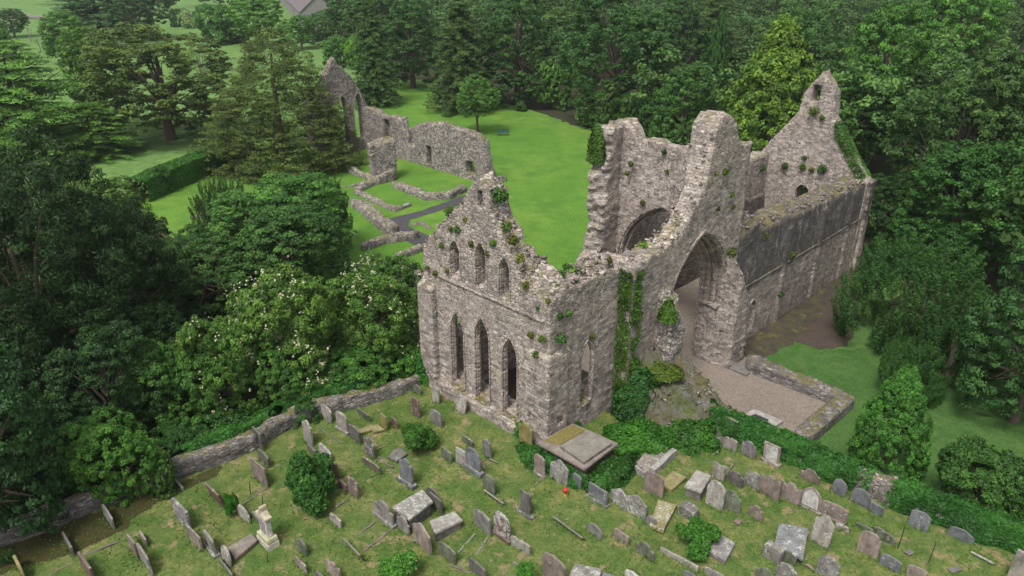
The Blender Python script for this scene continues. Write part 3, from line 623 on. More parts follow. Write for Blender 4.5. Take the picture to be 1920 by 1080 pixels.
wt('low wall nearest the church, running left from the path end', [(684, 468), (720, 456), (780, 446)], [.7, .8, .9], .6, 405)
wt('long low wall leading to the church gable behind the shrubs', [(676, 505), (740, 488), (800, 466)], [.4, .5, .6], .5, 406)
wt('dark lumpy wall end beside the left corner of the church gable', [(748, 520), (775, 530), (797, 545)], [1.6, 1.4, 1.4], .9, 407)
wt('short low wall disappearing behind the brownish conifer', [(656, 322), (680, 332), (700, 340)], .7, .5, 408)
wt('thin line of foundation stones left of the pillar', [(645, 352), (670, 348), (700, 340)], .25, .35, 409)
wt('squat block of masonry on the lawn behind the church gable apex', [(926, 342), (946, 340)], .7, .5, 410)
wt('small remnant of wall on the lawn left of the dark yew clump', [(360, 410), (392, 402)], .25, .5, 411)
wt('low footing of a wall in the grass between two foundations', [(664, 445), (700, 436)], .12, .4, 412, rag=.1)
wt('angular stone footing in the grass beside the asphalt fork', [(775, 422), (790, 418), (805, 428)], .10, .35, 413, rag=.08)
wt('pale row of stones on the lawn right of the church gable', [(940, 366), (966, 372)], .12, .3, 414, rag=.1)

# loose stones on the heap and along the broken wall heads
rgk = np.random.default_rng(9)
def top_pts(V, n, zmin, rg, nzmin=None):
    k = rg.choice(len(V), n); return V[k]
Vh, Qh = nets(f_heap, (4, -10.2, -1.3), (11.2, -.5, 5), .3)
hp_ = Vh[(Vh[:, 2] > -.6) & (Vh[:, 1] > -7.2)]; rocks(heap, 'loose_stones', hp_[rgk.choice(len(hp_), 170)], .20, M_LOW, rgk)
def ridge(parent, name, n, fu, size, mat=M_TOW):
    P = np.array([fu(t) for t in rgk.random(n)]); rocks(parent, name, P, size, mat, rgk)
ridge(church, 'coping_stones', 200, lambda t: (lambda v: (lambda x: (x, v, float(np.interp(v, PV, PZ))-float(np.interp(v, [0, 1.5, 4.4, 4.6], [1.0, 1.5, .9, .25]))*(1-x/1.35)+rgk.uniform(-.08, .12)))(rgk.uniform(.05, 1.3)))(t*10.2), .16)
ridge(church, 'coping_stones', 120, lambda t: (1+t*5, rgk.uniform(.1, 1.7), 9.6+rgk.uniform(-.1, .2)), .15)
ridge(church, 'coping_stones', 260, lambda t: (lambda x: (x, rgk.uniform(-.8, .65), float(np.interp(x, CX, CZ))+rgk.uniform(-.15, .12)))(6+t*7.2), .17)
ridge(church, 'coping_stones', 300, lambda t: (lambda x: (x, rgk.uniform(-.8, .65), float(np.interp(x, [17.9, 19, 20.2, 21, 25, 30, 36, 40.8], [8.0, 8.3, 8.9, 8.0, 7.85, 7.6, 7.3, 7.25]))+rgk.uniform(0, .25)))(18+t*22), .16)

# ------------------------------------------------------------------ foliage
def leaf_cloud(C, Nn, size, tint, aspect=.55, rg=rng, bend=.25):
    """C centres, Nn outward normals, size per leaf, tint (N,2): value, hue mix"""
    n = len(C); r = rg.normal(size=(n, 3)); Nn = Nn/(np.linalg.norm(Nn, axis=1, keepdims=True)+1e-9)
    T = np.cross(Nn, r); T /= np.linalg.norm(T, axis=1, keepdims=True)+1e-9; B = np.cross(Nn, T)
    s = size[:, None] if hasattr(size, '__len__') else size
    a = T*s*.5; b = B*s*.5*aspect
    V = np.stack([C-a, C+b-Nn*s*bend*.3, C+a-Nn*s*bend*.5, C-b-Nn*s*bend*.3], 1).reshape(-1, 3)
    Q = np.arange(4*n).reshape(n, 4)
    col = np.zeros((n, 3)); col[:, 0] = tint[:, 0]; col[:, 1] = tint[:, 1]; col = np.repeat(col, 4, axis=0)
    return V, Q, col
def sph(n, rg):
    d = rg.normal(size=(n, 3)); return d/np.linalg.norm(d, axis=1, keepdims=True)
def clump_leaves(P, D, rc, per, ls, rg, flat=.6, spread=.38, updir=.35, aspect=.55, tv=.30):
    """P clump centres, D clump directions, rc radii"""
    per = int(per*1.35); ls = ls*.84; n = len(P); d = sph(n*per, rg); Dr = np.repeat(D, per, 0); R = np.repeat(rc, per)[:, None]
    d = d+Dr*.7; d /= np.linalg.norm(d, axis=1, keepdims=True)
    off = d*R*rg.uniform(.45, 1.0, (n*per, 1))**.6; off[:, 2] *= flat
    C = np.repeat(P, per, 0)+off
    Nn = d*.6+np.array([0, 0, updir])+rg.normal(size=C.shape)*spread
    tc = rg.uniform(1-tv, 1+tv, n); hc = rg.uniform(0, 1, n)
    t = np.stack([np.repeat(tc, per)*rg.uniform(.88, 1.12, n*per), np.clip(np.repeat(hc, per)+rg.normal(0, .15, n*per), 0, 1)], -1)
    return leaf_cloud(C, Nn, ls*rg.uniform(.7, 1.3, n*per), t, aspect, rg)
def lobed(H, R, zb, nl, ncl, seed, squash=1.0, lobe=.5, rc=.13):
    """clump centres over a lobed crown. returns P,D,rc and lobe centres"""
    rg = np.random.default_rng(seed); hz = (H-zb)/2; cz = zb+hz
    L = [np.array([0, 0, cz])]; LR = [.62]
    for i in range(nl):
        a = i*2.4+rg.uniform(-.4, .4); el = rg.uniform(-.95, 1.0); rr = (1-lobe)*rg.uniform(.85, 1.1)
        L.append(np.array([math.cos(a)*R*rr*math.sqrt(max(.05, 1-el*el*.8)), math.sin(a)*R*rr*math.sqrt(max(.05, 1-el*el*.8)), cz+el*hz*(1-lobe)])); LR.append(lobe*rg.uniform(.75, 1.15))
    P = []; D = []
    for c, lr in zip(L, LR):
        m = int(ncl*lr*lr/.25/ (nl*.9+1)); d = sph(m, rg); d = d[d[:, 2] > -.75]
        k = rg.uniform(.82, 1.08, (len(d), 1)); p = c+d*np.array([R*lr, R*lr, hz*lr*squash])*k
        # reject deep inside other lobes
        ok = np.ones(len(p), bool)
        for c2, l2 in zip(L, LR):
            if c2 is c: continue
            q = (p-c2)/np.array([R*l2, R*l2, hz*l2*squash]); ok &= (np.linalg.norm(q, axis=1) > .80)
        P.append(p[ok]); D.append(d[ok])
    P = np.concatenate(P); D = np.concatenate(D); r = R*rc*rg.uniform(.7, 1.35, len(P))
    return P, D, r, L
def tube(pts, rad, sides=6):
    V = []; Q = []
    for i, (p, r) in enumerate(zip(pts, rad)):
        p = np.array(p, float); a = np.array(pts[max(0, i-1)], float); b = np.array(pts[min(len(pts)-1, i+1)], float); t = b-a; t /= np.linalg.norm(t)+1e-9
        u = np.cross(t, [.3, .9, .1]); u /= np.linalg.norm(u); w = np.cross(t, u)
        for k in range(sides): V.append(p+r*(math.cos(2*math.pi*k/sides)*u+math.sin(2*math.pi*k/sides)*w))
        if i:
            for k in range(sides): Q.append(((i-1)*sides+k, (i-1)*sides+(k+1) % sides, i*sides+(k+1) % sides, i*sides+k))
    return V, Q
def trunk_mesh(name, H, R, targets, r0, mat, rg, lean=0):
    V = []; Q = []
    def add(p, r):
        v, q = tube(p, r); b = len(V); V.extend(v); Q.extend([tuple(b+i for i in f) for f in q])
    add([(0, 0, -.4), (.03*R, 0, H*.2), (lean*.4, .02*R, H*.45), (lean, 0, H*.8)], [r0*1.5, r0, r0*.7, r0*.2])
    for t in targets:
        z0 = H*rg.uniform(.18, .45); mid = (t[0]*.45, t[1]*.45, z0+(t[2]-z0)*.6)
        add([(0, 0, z0), mid, tuple(t)], [r0*.5, r0*.32, r0*.08])
    return mesh_np(name, V, Q, mat, True)
PROTO = {}
def make_proto(kind, seed, detail=1.0):
    """unit-less prototypes are built at H=15 R=6.5 (broad) and scaled"""
    rg = np.random.default_rng(seed)
    if kind == 'broad':
        H, R = 15., 6.5; P, D, rc, L = lobed(H, R, -.5, 15, int(2100*detail), seed, lobe=.40, rc=.105)
        V, Q, c = clump_leaves(P, D, rc, int(44*detail), .40/detail**.5, rg, flat=.55, tv=.32)
        tm = trunk_mesh('trunk', H, R, L[1:], .38, M_BARK, rg)
    elif kind == 'round':      # dense domed sycamore/chestnut, layered
        H, R = 15., 7.0; P, D, rc, L = lobed(H, R, -1.0, 20, int(2700*detail), seed, lobe=.34, rc=.095)
        V, Q, c = clump_leaves(P, D, rc, int(42*detail), .38/detail**.5, rg, flat=.42, updir=.7, tv=.28)
        tm = trunk_mesh('trunk', H, R, L[1:], .42, M_BARK, rg)
    elif kind == 'conifer':
        H, R = 15., 4.6; P = []; D = []; rc = []
        z = 1.0
        while z < H-.3:
            rr = R*(1-z/H)**.75*rg.uniform(.85, 1.1)+.15; nb = int(7+rr*2.0)
            for i in range(nb):
                a = rg.uniform(0, 6.28); q = rr*rg.uniform(.75, 1.1); 
                for t in np.arange(.25, 1.01, .55/max(q, .6)):
                    P.append((math.cos(a)*q*t, math.sin(a)*q*t, z+.25*q*t-.42*q*t*t+rg.uniform(-.1, .1))); D.append((math.cos(a)*.8, math.sin(a)*.8, .25)); rc.append(.42+.20*rg.random())
            z += rg.uniform(.38, .58)*(1.1 if z < H*.5 else .8)
        P = np.array(P); D = np.array(D); V, Q, c = clump_leaves(P, D, np.array(rc), int(26*detail), .36, rg, flat=.38, updir=.8, aspect=.35, tv=.30)
        tm = trunk_mesh('trunk', H*1.15, R, [], .28, M_BARK, rg)
    elif kind == 'cedar':
        H, R = 15., 7.5; P = []; D = []; rc = []
        for z in np.arange(.6, H-.2, .62):
            rr = R*(1-((z-.6)/(H-.5))**1.6)**.6; nb = int(7+rr)
            for i in range(nb):
                a = rg.uniform(0, 6.28); q = rr*rg.uniform(.55, 1.12); dz = rg.uniform(-.35, .35)
                for t in np.arange(.35, 1.01, .5/max(q, .7)):
                    P.append((math.cos(a)*q*t+rg.normal(0, .25*t), math.sin(a)*q*t+rg.normal(0, .25*t), z+.22*q*t-.20*q*t*t+dz)); D.append((math.cos(a)*.5, math.sin(a)*.5, .6)); rc.append(.62+.4*rg.random())
        P = np.array(P); D = np.array(D); V, Q, c = clump_leaves(P, D, np.array(rc), int(22*detail), .42, rg, flat=.22, updir=1.1, aspect=.4, tv=.32)
        tm = trunk_mesh('trunk', H*1.1, R, [(math.cos(i*2.4)*R*.7, math.sin(i*2.4)*R*.7, 3+i*1.2) for i in range(8)], .36, M_BARK, rg)
    elif kind == 'small':
        H, R = 15., 7.5; P, D, rc, L = lobed(H, R, 4.2, 14, 1500, seed, lobe=.36, rc=.10)
        V, Q, c = clump_leaves(P, D, rc, 30, .46, rg, flat=.5, updir=.5, tv=.35)
        tm = trunk_mesh('trunk', H, R, L[1:], .36, M_BARK, rg)
    elif kind == 'scruffy':    # irregular self-sown bush
        H, R = 3.2, 2.2; P = []; D = []; LL = []
        for i in range(10):
            a = rg.uniform(0, 6.28); q = rg.uniform(.1, 1.0)*R*.75; lr = rg.uniform(.38, .85); zc = rg.uniform(.4, 1)*(H-lr)*(1-.45*q/R)
            d = sph(int(150*lr*lr/.4*detail), rg); d = d[d[:, 2] > -.6]; P.append(np.array([math.cos(a)*q, math.sin(a)*q, zc])+d*lr*rg.uniform(.75, 1.12, (len(d), 1))); D.append(d); LL.append((math.cos(a)*q, math.sin(a)*q, zc))
        P = np.concatenate(P); D = np.concatenate(D); P[:, 2] = np.maximum(P[:, 2], .08); V, Q, c = clump_leaves(P, D, R*.075*rg.uniform(.6, 1.5, len(P)), int(26*detail), .19, rg, flat=.8, updir=.5, spread=.5, tv=.4)
        tm = trunk_mesh('trunk', H*.8, R, LL[:6], .07, M_BARK, rg)
    elif kind == 'cypress':    # dense feathery conifer with a blunt cone
        H, R = 15., 7.0; P = []; D = []; rc = []
        for i in range(2900):
            z = H*(1-rg.random()**.52)*.98+.2; a = rg.uniform(0, 6.28); lob = 1+.13*math.sin(a*5+z*.9)+.10*math.sin(a*3-z*.5)
            q = R*max(0, 1-(z/H)**1.35)**.75*lob*rg.uniform(.62, 1.06)+.1; P.append((math.cos(a)*q, math.sin(a)*q, max(.1, z-.12*q))); D.append((math.cos(a)*.7, math.sin(a)*.7, .5)); rc.append(rg.uniform(.35, .75))
        P = np.array(P); D = np.array(D); V, Q, c = clump_leaves(P, D, np.array(rc), int(30*detail), .30, rg, flat=.34, updir=.8, aspect=.3, spread=.45, tv=.35)
        tm = trunk_mesh('trunk', H, R, [], .4, M_BARK, rg)
    elif kind == 'yew':        # upswept plumes with drooping tips
        H, R = 11., 7.0; P0, D0, r0, L = lobed(H, R, -2.5, 10, 1500, seed, lobe=.46, rc=.10)
        P = []; D = []; rc = []
        for p, d in zip(P0, D0):
            hd = np.array([d[0], d[1], 0]); hd /= np.linalg.norm(hd)+1e-6; Ln = rg.uniform(1.5, 2.8)
            for t in np.linspace(0, 1, 5):
                P.append(p+np.array([0, 0, Ln*.62])*(t-.5)+hd*(.30*t*Ln)); D.append(hd*.4+np.array([0, 0, .7])); rc.append((.52-.34*t))
        P = np.array(P); D = np.array(D); V, Q, c = clump_leaves(P, D, np.array(rc), int(24*detail), .25, rg, flat=1.2, updir=.35, aspect=.4, tv=.24)
        tm = trunk_mesh('trunk', H*.7, R, L[1:3], .5, M_BARK, rg)
    elif kind == 'pine':
        H, R = 15., 7.0; P, D, rc, L = lobed(H, R, -2, 20, int(4200*detail), seed, lobe=.34, rc=.085)
        V, Q, c = clump_leaves(P, D, rc, int(40*detail), .34, rg, flat=.6, updir=.5, aspect=.3, spread=.6, tv=.4)
        tm = trunk_mesh('trunk', H*.8, R, L[1:9], .35, M_BARK, rg)
    elif kind == 'cone':       # young upright tree with leaves to the ground
        H, R = 8., 2.9; P = []; D = []; rc = []
        for i in range(int(620*detail)):
            z = H*rg.uniform(.03, 1)**1.0; rr = R*(math.sin(min(1, (1-z/H)*1.25+.02)*math.pi/2))**.9*rg.uniform(.75, 1.08); a = rg.uniform(0, 6.28)
            P.append((math.cos(a)*rr, math.sin(a)*rr, z)); D.append((math.cos(a), math.sin(a), .6)); rc.append(rg.uniform(.22, .45))
        P = np.array(P); D = np.array(D); V, Q, c = clump_leaves(P, D, np.array(rc), int(44*detail), .25, rg, flat=.8, updir=.4, tv=.35)
        tm = trunk_mesh('trunk', H, R, [], .12, M_BARK, rg)
    elif kind == 'shrub':
        H, R = 4., 2.6; P, D, rc, L = lobed(H, R, -.9, 9, int(900*detail), seed, lobe=.42, rc=.12)
        P[:, 2] = np.maximum(P[:, 2], .1); V, Q, c = clump_leaves(P, D, rc, int(50*detail), .21, rg, flat=.8, updir=.5, tv=.35)
        tm = trunk_mesh('trunk', H*.8, R, L[1:5], .08, M_BARK, rg)
    elif kind == 'fine':       # small-leaved flowering elder mass
        H, R = 7., 5.0; P, D, rc, L = lobed(H, R, -.8, 15, int(2400*detail), seed, lobe=.36, rc=.08)
        P[:, 2] = np.maximum(P[:, 2], .1); V, Q, c = clump_leaves(P, D, rc, int(54*detail), .24, rg, flat=.6, updir=.6, tv=.38)
        tm = trunk_mesh('trunk', H*.6, R, L[1:4], .18, M_BARK, rg)
    elif kind == 'wispy':      # greyish half-bare upright tree
        H, R = 15., 3.6; P, D, rc, L = lobed(H, R, 3.5, 7, 240, seed, lobe=.42, rc=.14)
        V, Q, c = clump_leaves(P, D, rc, 60, .40, rg, flat=1.3, updir=.2, aspect=.12, tv=.3)
        tm = trunk_mesh('trunk', H, R, [tuple(l) for l in L[1:]]+[(R*.3, 0, H), (-R*.3, .5, H*.95)], .28, M_BARKG, rg)
    PROTO[(kind, seed)] = (mesh_np('crown', V, Q, M_LEAF, False, c), tm, H, R, P, D)
    return PROTO[(kind, seed)]
TREES = []
def tree(name, kind, seed, px, by, ty, wpx, col, label, cat='tree', group=None, blossom=None, rot=None, p=None, sy=None, zb=-1.0, bare=False):
    """px,by: where the foot of the trunk stands; ty: picture row of the top; wpx: crown width"""
    pr = PROTO.get((kind, seed)) or make_proto(kind, seed)
    cm, tm, H0, R0, P, D = pr; p = p or G(px, by, zb); H = ztop(p, ty)-p[2]; H = max(H, .8)
    dep = depth((p[0], p[1], p[2]+H*.5)); R = wpx/2/F*dep
    r_ = random.uniform(0, 6.28) if rot is None else rot
    root = empty(name, p, r_); root.scale = (R/R0, R/R0*(sy or 1), H/H0); tag(root, label, cat, group)
    far = 1+.30*min(1, max(0, (p[1]-75)/80)); c = link('crown', cm, root); c.color = (col[0]*far, col[1]*far, col[2]*far, 1)  # crowns lightened with distance: haze and fresher green put into the colour
    link('trunk', tm, root)
    if blossom:
        nb, side = blossom; rg = np.random.default_rng(seed*31+len(TREES)); up = np.where(D[:, 2] > .05)[0]; k = rg.choice(up, min(nb, len(up)), replace=False)
        P2 = np.repeat(P[k]+D[k]*.30*R0*.16, 4, 0)+rg.normal(0, .35, (len(k)*4, 3)); n = len(P2)
        per = 4; side = side*.62; C = np.repeat(P2, per, 0)+rg.normal(0, .07, (n*per, 3)); Nn = np.tile([0, 0, 1.0], (n*per, 1))+rg.normal(0, .35, (n*per, 3))+np.repeat(np.repeat(D[k], 4, 0), per, 0)*.4
        V, Q, cc = leaf_cloud(C, Nn, np.full(n*per, side), np.stack([rg.uniform(.8, 1.1, n*per), rg.random(n*per)], -1), .9, rg)
        link('blossom', mesh_np('blossom', V, Q, M_FLOWER, False, cc), root)
    TREES.append(root); return root
DK = (.55, .62, .60); MD = (.85, .95, .8); LT = (1.3, 1.35, 1.0); LIME = (1.9, 1.9, .9); BR = (1.5, 1.05, .75); OL = (1.25, 1.1, .8); BLU = (.62, .80, .80); ASH = (1.6, 1.6, 1.2)
GRPW = None
T = tree
# --- left side
T('cedar_tree', 'cedar', 1, 60, 300, 72, 300, (1.8, 2.1, 1.3), 'pale green layered cedar at the left edge of the photo, upper part')
T('cedar_tree', 'cedar', 1, 180, 292, 190, 170, (1.7, 2.0, 1.2), 'lower spreading cedar right of the tall pale cedar, left side')
T('oak_tree', 'round', 10, 322, 262, 35, 275, (1.30, 1.12, .85), 'big round olive-brown broadleaf with its trunk standing in its own shade')
T('maple_tree', 'broad', 4, 205, 245, 38, 130, (1.25, 1.45, .8), 'bright green tree with ivy-clad trunk left of the olive-brown oak')
T('poplar_tree', 'wispy', 3, 392, 215, 66, 62, (2.6, 2.35, 2.6), 'greyish half-bare upright tree between the oak and the brownish conifer')
T('cypress_tree', 'cypress', 25, 535, 308, 42, 285, (1.32, 1.05, .80), 'large brownish-orange conifer in front of the far refectory gable')
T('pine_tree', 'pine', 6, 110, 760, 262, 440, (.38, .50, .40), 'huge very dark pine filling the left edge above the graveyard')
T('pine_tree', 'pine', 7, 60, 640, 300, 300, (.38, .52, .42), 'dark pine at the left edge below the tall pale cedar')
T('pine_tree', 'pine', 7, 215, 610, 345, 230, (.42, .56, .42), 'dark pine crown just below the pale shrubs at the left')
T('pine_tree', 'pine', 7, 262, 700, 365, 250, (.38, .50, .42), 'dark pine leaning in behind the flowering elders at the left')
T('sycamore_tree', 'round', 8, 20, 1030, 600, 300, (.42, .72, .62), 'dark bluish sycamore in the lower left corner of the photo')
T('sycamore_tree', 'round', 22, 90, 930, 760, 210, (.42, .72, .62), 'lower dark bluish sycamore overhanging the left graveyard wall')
T('elder_bush', 'fine', 9, 232, 945, 778, 190, (1.2, 1.7, .9), 'bright green elder overhanging the left graveyard wall', 'bush')
T('elder_bush', 'fine', 9, 308, 945, 850, 78, (1.1, 1.35, .8), 'small elder with cream flowers at the right of the bright elder', 'bush', blossom=(26, .22))
T('holly_tree', 'round', 10, 540, 530, 318, 265, (1.05, 1.5, .85), 'broad glossy green tree clump left of the cloister foundations')
T('yew_tree', 'yew', 11, 440, 500, 325, 130, (.62, .75, .62), 'dark upright yew at the left end of the glossy tree clump')
T('yew_tree', 'yew', 11, 600, 470, 312, 140, (.55, .72, .58), 'dark yew behind the glossy tree clump, nearest the foundations')
T('sycamore_tree', 'broad', 12, 560, 580, 385, 230, (.9, 1.2, .9), 'mid green sycamore just above the flowering elders')
T('sycamore_tree', 'broad', 4, 395, 600, 445, 220, (.85, 1.1, .78), 'mid green tree left of the flowering elders, behind them')
T('elder_bush', 'fine', 13, 545, 740, 520, 250, (1.35, 1.5, .85), 'large elder covered in cream flower heads, centre of the elder thicket', 'bush', blossom=(70, .26))
T('elder_bush', 'fine', 13, 700, 690, 515, 210, (1.3, 1.5, .85), 'flowering elder next to the left corner of the church gable', 'bush', blossom=(55, .28))
T('elder_bush', 'fine', 14, 430, 790, 585, 190, (1.25, 1.5, .85), 'flowering elder at the left of the elder thicket', 'bush', blossom=(40, .28))
T('elder_bush', 'fine', 14, 330, 815, 640, 200, (.95, 1.35, .8), 'dark green elder without flowers, leftmost of the elder thicket', 'bush')
T('elder_bush', 'fine', 9, 540, 770, 640, 150, (.9, 1.3, .75), 'low green elder just behind the graveyard wall, below the flowering ones', 'bush')
T('elder_bush', 'fine', 13, 740, 600, 480, 130, (1.1, 1.35, .8), 'elder behind the flowering one, near the dark lumpy wall end', 'bush', blossom=(25, .28))
T('elder_bush', 'fine', 9, 400, 520, 420, 120, (.95, 1.2, .8), 'elder above the flowering thicket, at the edge of the lawn', 'bush')
T('laurel_bush', 'shrub', 15, 655, 748, 668, 170, (.85, 1.3, .72), 'spreading laurel bush behind the top of the graveyard wall', 'bush')
T('laurel_bush', 'shrub', 15, 755, 712, 650, 120, (.95, 1.45, .75), 'laurel bush touching the left corner of the church gable', 'bush')
T('laurel_bush', 'shrub', 16, 560, 800, 735, 110, (.6, .95, .6), 'dark ivy bush spilling over the graveyard wall behind the tall tilted headstones', 'bush')
T('laurel_bush', 'shrub', 16, 430, 835, 765, 150, (.62, .95, .6), 'dark ivy bush behind the middle of the left graveyard wall', 'bush')
T('laurel_bush', 'shrub', 15, 350, 872, 800, 120, (.55, .9, .55), 'dark shrub in the shade right of the bright elder', 'bush')
T('pale_shrub', 'shrub', 16, 165, 395, 335, 80, (1.9, 1.9, 1.3), 'pale whitish-green shrub below the cedar, left of the hedge', 'bush')
T('pale_shrub', 'shrub', 16, 225, 385, 330, 90, (1.7, 1.8, 1.2), 'pale shrub at the left end of the clipped hedge', 'bush')
T('juniper_bush', 'shrub', 15, 128, 350, 298, 46, (.6, .85, .5), 'dark round shrub in the grass below the cedar', 'bush')
T('hedge_bush', 'shrub', 15, 305, 362, 312, 44, (.75, 1.1, .6), 'unclipped round bush standing in front of the hedge', 'bush')
# --- top left distance
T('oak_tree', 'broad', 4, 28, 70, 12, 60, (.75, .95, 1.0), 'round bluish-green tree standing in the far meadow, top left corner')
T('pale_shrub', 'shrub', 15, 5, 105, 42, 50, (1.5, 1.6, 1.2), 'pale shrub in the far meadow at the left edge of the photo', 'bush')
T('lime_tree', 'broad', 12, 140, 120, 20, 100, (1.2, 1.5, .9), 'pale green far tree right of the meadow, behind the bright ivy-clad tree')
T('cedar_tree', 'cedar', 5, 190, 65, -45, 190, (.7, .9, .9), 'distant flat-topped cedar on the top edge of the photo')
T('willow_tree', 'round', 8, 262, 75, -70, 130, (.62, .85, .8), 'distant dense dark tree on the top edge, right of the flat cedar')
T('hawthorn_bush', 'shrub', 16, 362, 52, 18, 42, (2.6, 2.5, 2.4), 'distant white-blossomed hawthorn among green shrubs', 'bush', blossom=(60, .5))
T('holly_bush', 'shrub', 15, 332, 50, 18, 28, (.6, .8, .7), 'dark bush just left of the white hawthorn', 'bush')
T('bush', 'shrub', 15, 412, 82, 10, 90, (.95, 1.35, .95), 'rounded green bush right of the white hawthorn', 'bush')
T('bush', 'shrub', 16, 447, 80, 52, 44, (1.9, 1.6, 1.0), 'small yellowish bush behind the brownish conifer', 'bush')
T('lime_tree', 'broad', 12, 490, 85, -10, 110, (1.35, 1.75, .95), 'bright green tree behind the brownish conifer, below the barn roof')
T('bush', 'shrub', 15, 640, 125, 70, 75, (.9, 1.25, .85), 'green bush between the pale cottage and the refectory gable', 'bush')
T('bush', 'shrub', 16, 675, 130, 62, 50, (1.7, 2.1, .8), 'yellow-green bush right of the refectory gable peak', 'bush')
T('oak_tree', 'broad', 4, 665, 60, -40, 90, (.65, .85, .85), 'dark distant tree behind the red roofed cottage')
# --- beyond the lawn
T('spruce_tree', 'conifer', 17, 704, 196, -20, 115, (.85, .98, .85), 'tall feathery spruce right of the refectory gable')
T('sycamore_tree', 'round', 8, 775, 165, -20, 150, (.62, .85, .66), 'dense dark tree between the two tall conifers, left of the cedar')
T('sycamore_tree', 'round', 22, 700, 110, -60, 150, (.65, .88, .70), 'dark tree on the top edge above the feathery spruce')
T('cedar_tree', 'conifer', 18, 865, 208, -15, 145, (.92, .92, .80), 'tall grey-green layered conifer on the far side of the lawn')
T('small_oak_tree', 'small', 29, 896, 250, 136, 90, (1.2, 1.5, .95), 'small tree with a clear trunk standing alone on the lawn')
T('beech_tree', 'round', 8, 970, 195, -25, 190, (.55, .80, .58), 'large dark beech behind the lone lawn tree')
T('beech_tree', 'round', 22, 1150, 235, -40, 215, (.62, .92, .66), 'largest dark beech at the far edge of the lawn, centre of the photo')
T('laurel_bush', 'fine', 9, 1045, 205, 100, 80, (1.5, 1.8, 1.1), 'light green shrub with pale flowers between the two dark beeches', 'bush', blossom=(30, .4))
T('rhododendron', 'fine', 13, 1115, 235, 168, 80, (2.1, 2.2, 1.7), 'pale flowering rhododendron at the foot of the largest beech', 'bush', blossom=(60, .45))
T('bush', 'shrub', 15, 1170, 250, 175, 62, (1.1, 1.35, .7), 'rounded yellowish-green bush right of the pale rhododendron', 'bush')
T('bush', 'shrub', 15, 1215, 262, 180, 62, (.7, 1.0, .7), 'dark bush just left of the broken crossing wall', 'bush')
T('sapling', 'shrub', 16, 978, 208, 186, 24, (.9, 1.2, .85), 'little round sapling on the far edge of the lawn', 'bush')
T('ash_tree', 'broad', 12, 1275, 295, 118, 130, (.85, 1.15, .80), 'ash-like tree directly behind the broken crossing wall')
T('oak_tree', 'round', 22, 1270, 215, -15, 130, (.55, .78, .62), 'dark tree between the largest beech and the yellow-green tree')
T('ivy_clad_tree', 'cone', 19, 1332, 230, 22, 46, (.5, .85, .5), 'narrow ivy-clad dark trunk like a column behind the crossing')
T('scots_pine', 'cedar', 5, 1330, 170, -30, 110, (1.0, .95, .8), 'flat-topped pine above the ivy-clad column, top edge')
T('beech_tree', 'cone', 20, 1430, 345, 38, 190, (1.75, 1.75, .75), 'yellow-green conical tree between the crossing and the west gable')
T('oak_tree', 'broad', 4, 1490, 230, -5, 150, (.75, 1.0, .75), 'mid green tree behind the yellow-green conical tree')
T('lime_tree', 'broad', 12, 1625, 300, 2, 190, (1.05, 1.5, .78), 'bright fresh green tree above the west gable bellcote')
T('lime_tree', 'broad', 12, 1760, 210, -40, 170, (1.15, 1.65, .85), 'bright green crown on the top edge right of the bellcote')
T('oak_tree', 'round', 8, 1570, 330, 120, 190, (.65, .98, .62), 'dark green tree close behind the west gable')
T('oak_tree', 'round', 22, 1745, 460, 88, 250, (.80, .98, .72), 'wide grey-green oak crown right of the bellcote')
T('oak_tree', 'round', 8, 1860, 470, 60, 230, (.82, 1.0, .74), 'big grey-green oak crown at the right edge of the photo')
T('ash_tree', 'broad', 4, 1900, 560, 230, 250, (.72, 1.12, .72), 'mid green ash filling the right edge beside the yew')
T('ash_tree', 'broad', 12, 1765, 520, 265, 220, (.62, 1.05, .65), 'deep green ash between the west gable and the yew')
T('yew_tree', 'yew', 11, 1690, 640, 440, 270, (.62, .95, .58), 'broad drooping yew to the right of the nave wall')
T('yew_tree', 'yew', 21, 1775, 700, 560, 210, (.45, .75, .5), 'dark lower skirt of yew right of the conical young tree')
T('sycamore_tree', 'round', 8, 1900, 790, 420, 260, (.60, .92, .72), 'dark bluish-green sycamore at the right edge below the yew')
T('young_tree', 'cone', 19, 1655, 885, 690, 122, (.88, 1.5, .70), 'bright green conical young tree outside the enclosure wall')
T('laurel_bush', 'shrub', 15, 1820, 975, 842, 180, (.68, 1.0, .6), 'dark bush behind the right graveyard wall', 'bush')
T('laurel_bush', 'shrub', 16, 1925, 1010, 900, 120, (.95, 1.6, .62), 'bright low bush at the right edge behind the ivy wall', 'bush')
T('yew_tree', 'yew', 21, 1700, 740, 640, 130, (.62, .95, .6), 'low yew branches in the shade between the yew and the conical young tree')
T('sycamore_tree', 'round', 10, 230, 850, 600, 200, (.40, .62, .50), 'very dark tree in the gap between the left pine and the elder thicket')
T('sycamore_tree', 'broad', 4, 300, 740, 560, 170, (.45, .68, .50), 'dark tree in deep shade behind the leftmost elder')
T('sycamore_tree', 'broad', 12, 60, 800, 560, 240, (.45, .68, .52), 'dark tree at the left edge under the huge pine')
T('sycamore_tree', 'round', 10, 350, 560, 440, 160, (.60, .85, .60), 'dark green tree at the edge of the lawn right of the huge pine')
T('oak_tree', 'broad', 12, 1640, 470, 330, 110, (.45, .72, .5), 'dark tree in deep shade right behind the end of the nave')
T('oak_tree', 'broad', 4, 1720, 500, 380, 130, (.5, .78, .55), 'dark low tree between the nave end and the yew')
T('oak_tree', 'broad', 4, 612, 84, 14, 62, (.9, 1.2, .9), 'mid green tree in front of the barn gable, above the refectory')
T('lime_tree', 'broad', 12, 566, 92, 28, 62, (1.1, 1.5, .9), 'fresh green tree in front of the farm barn, left of the cottages')
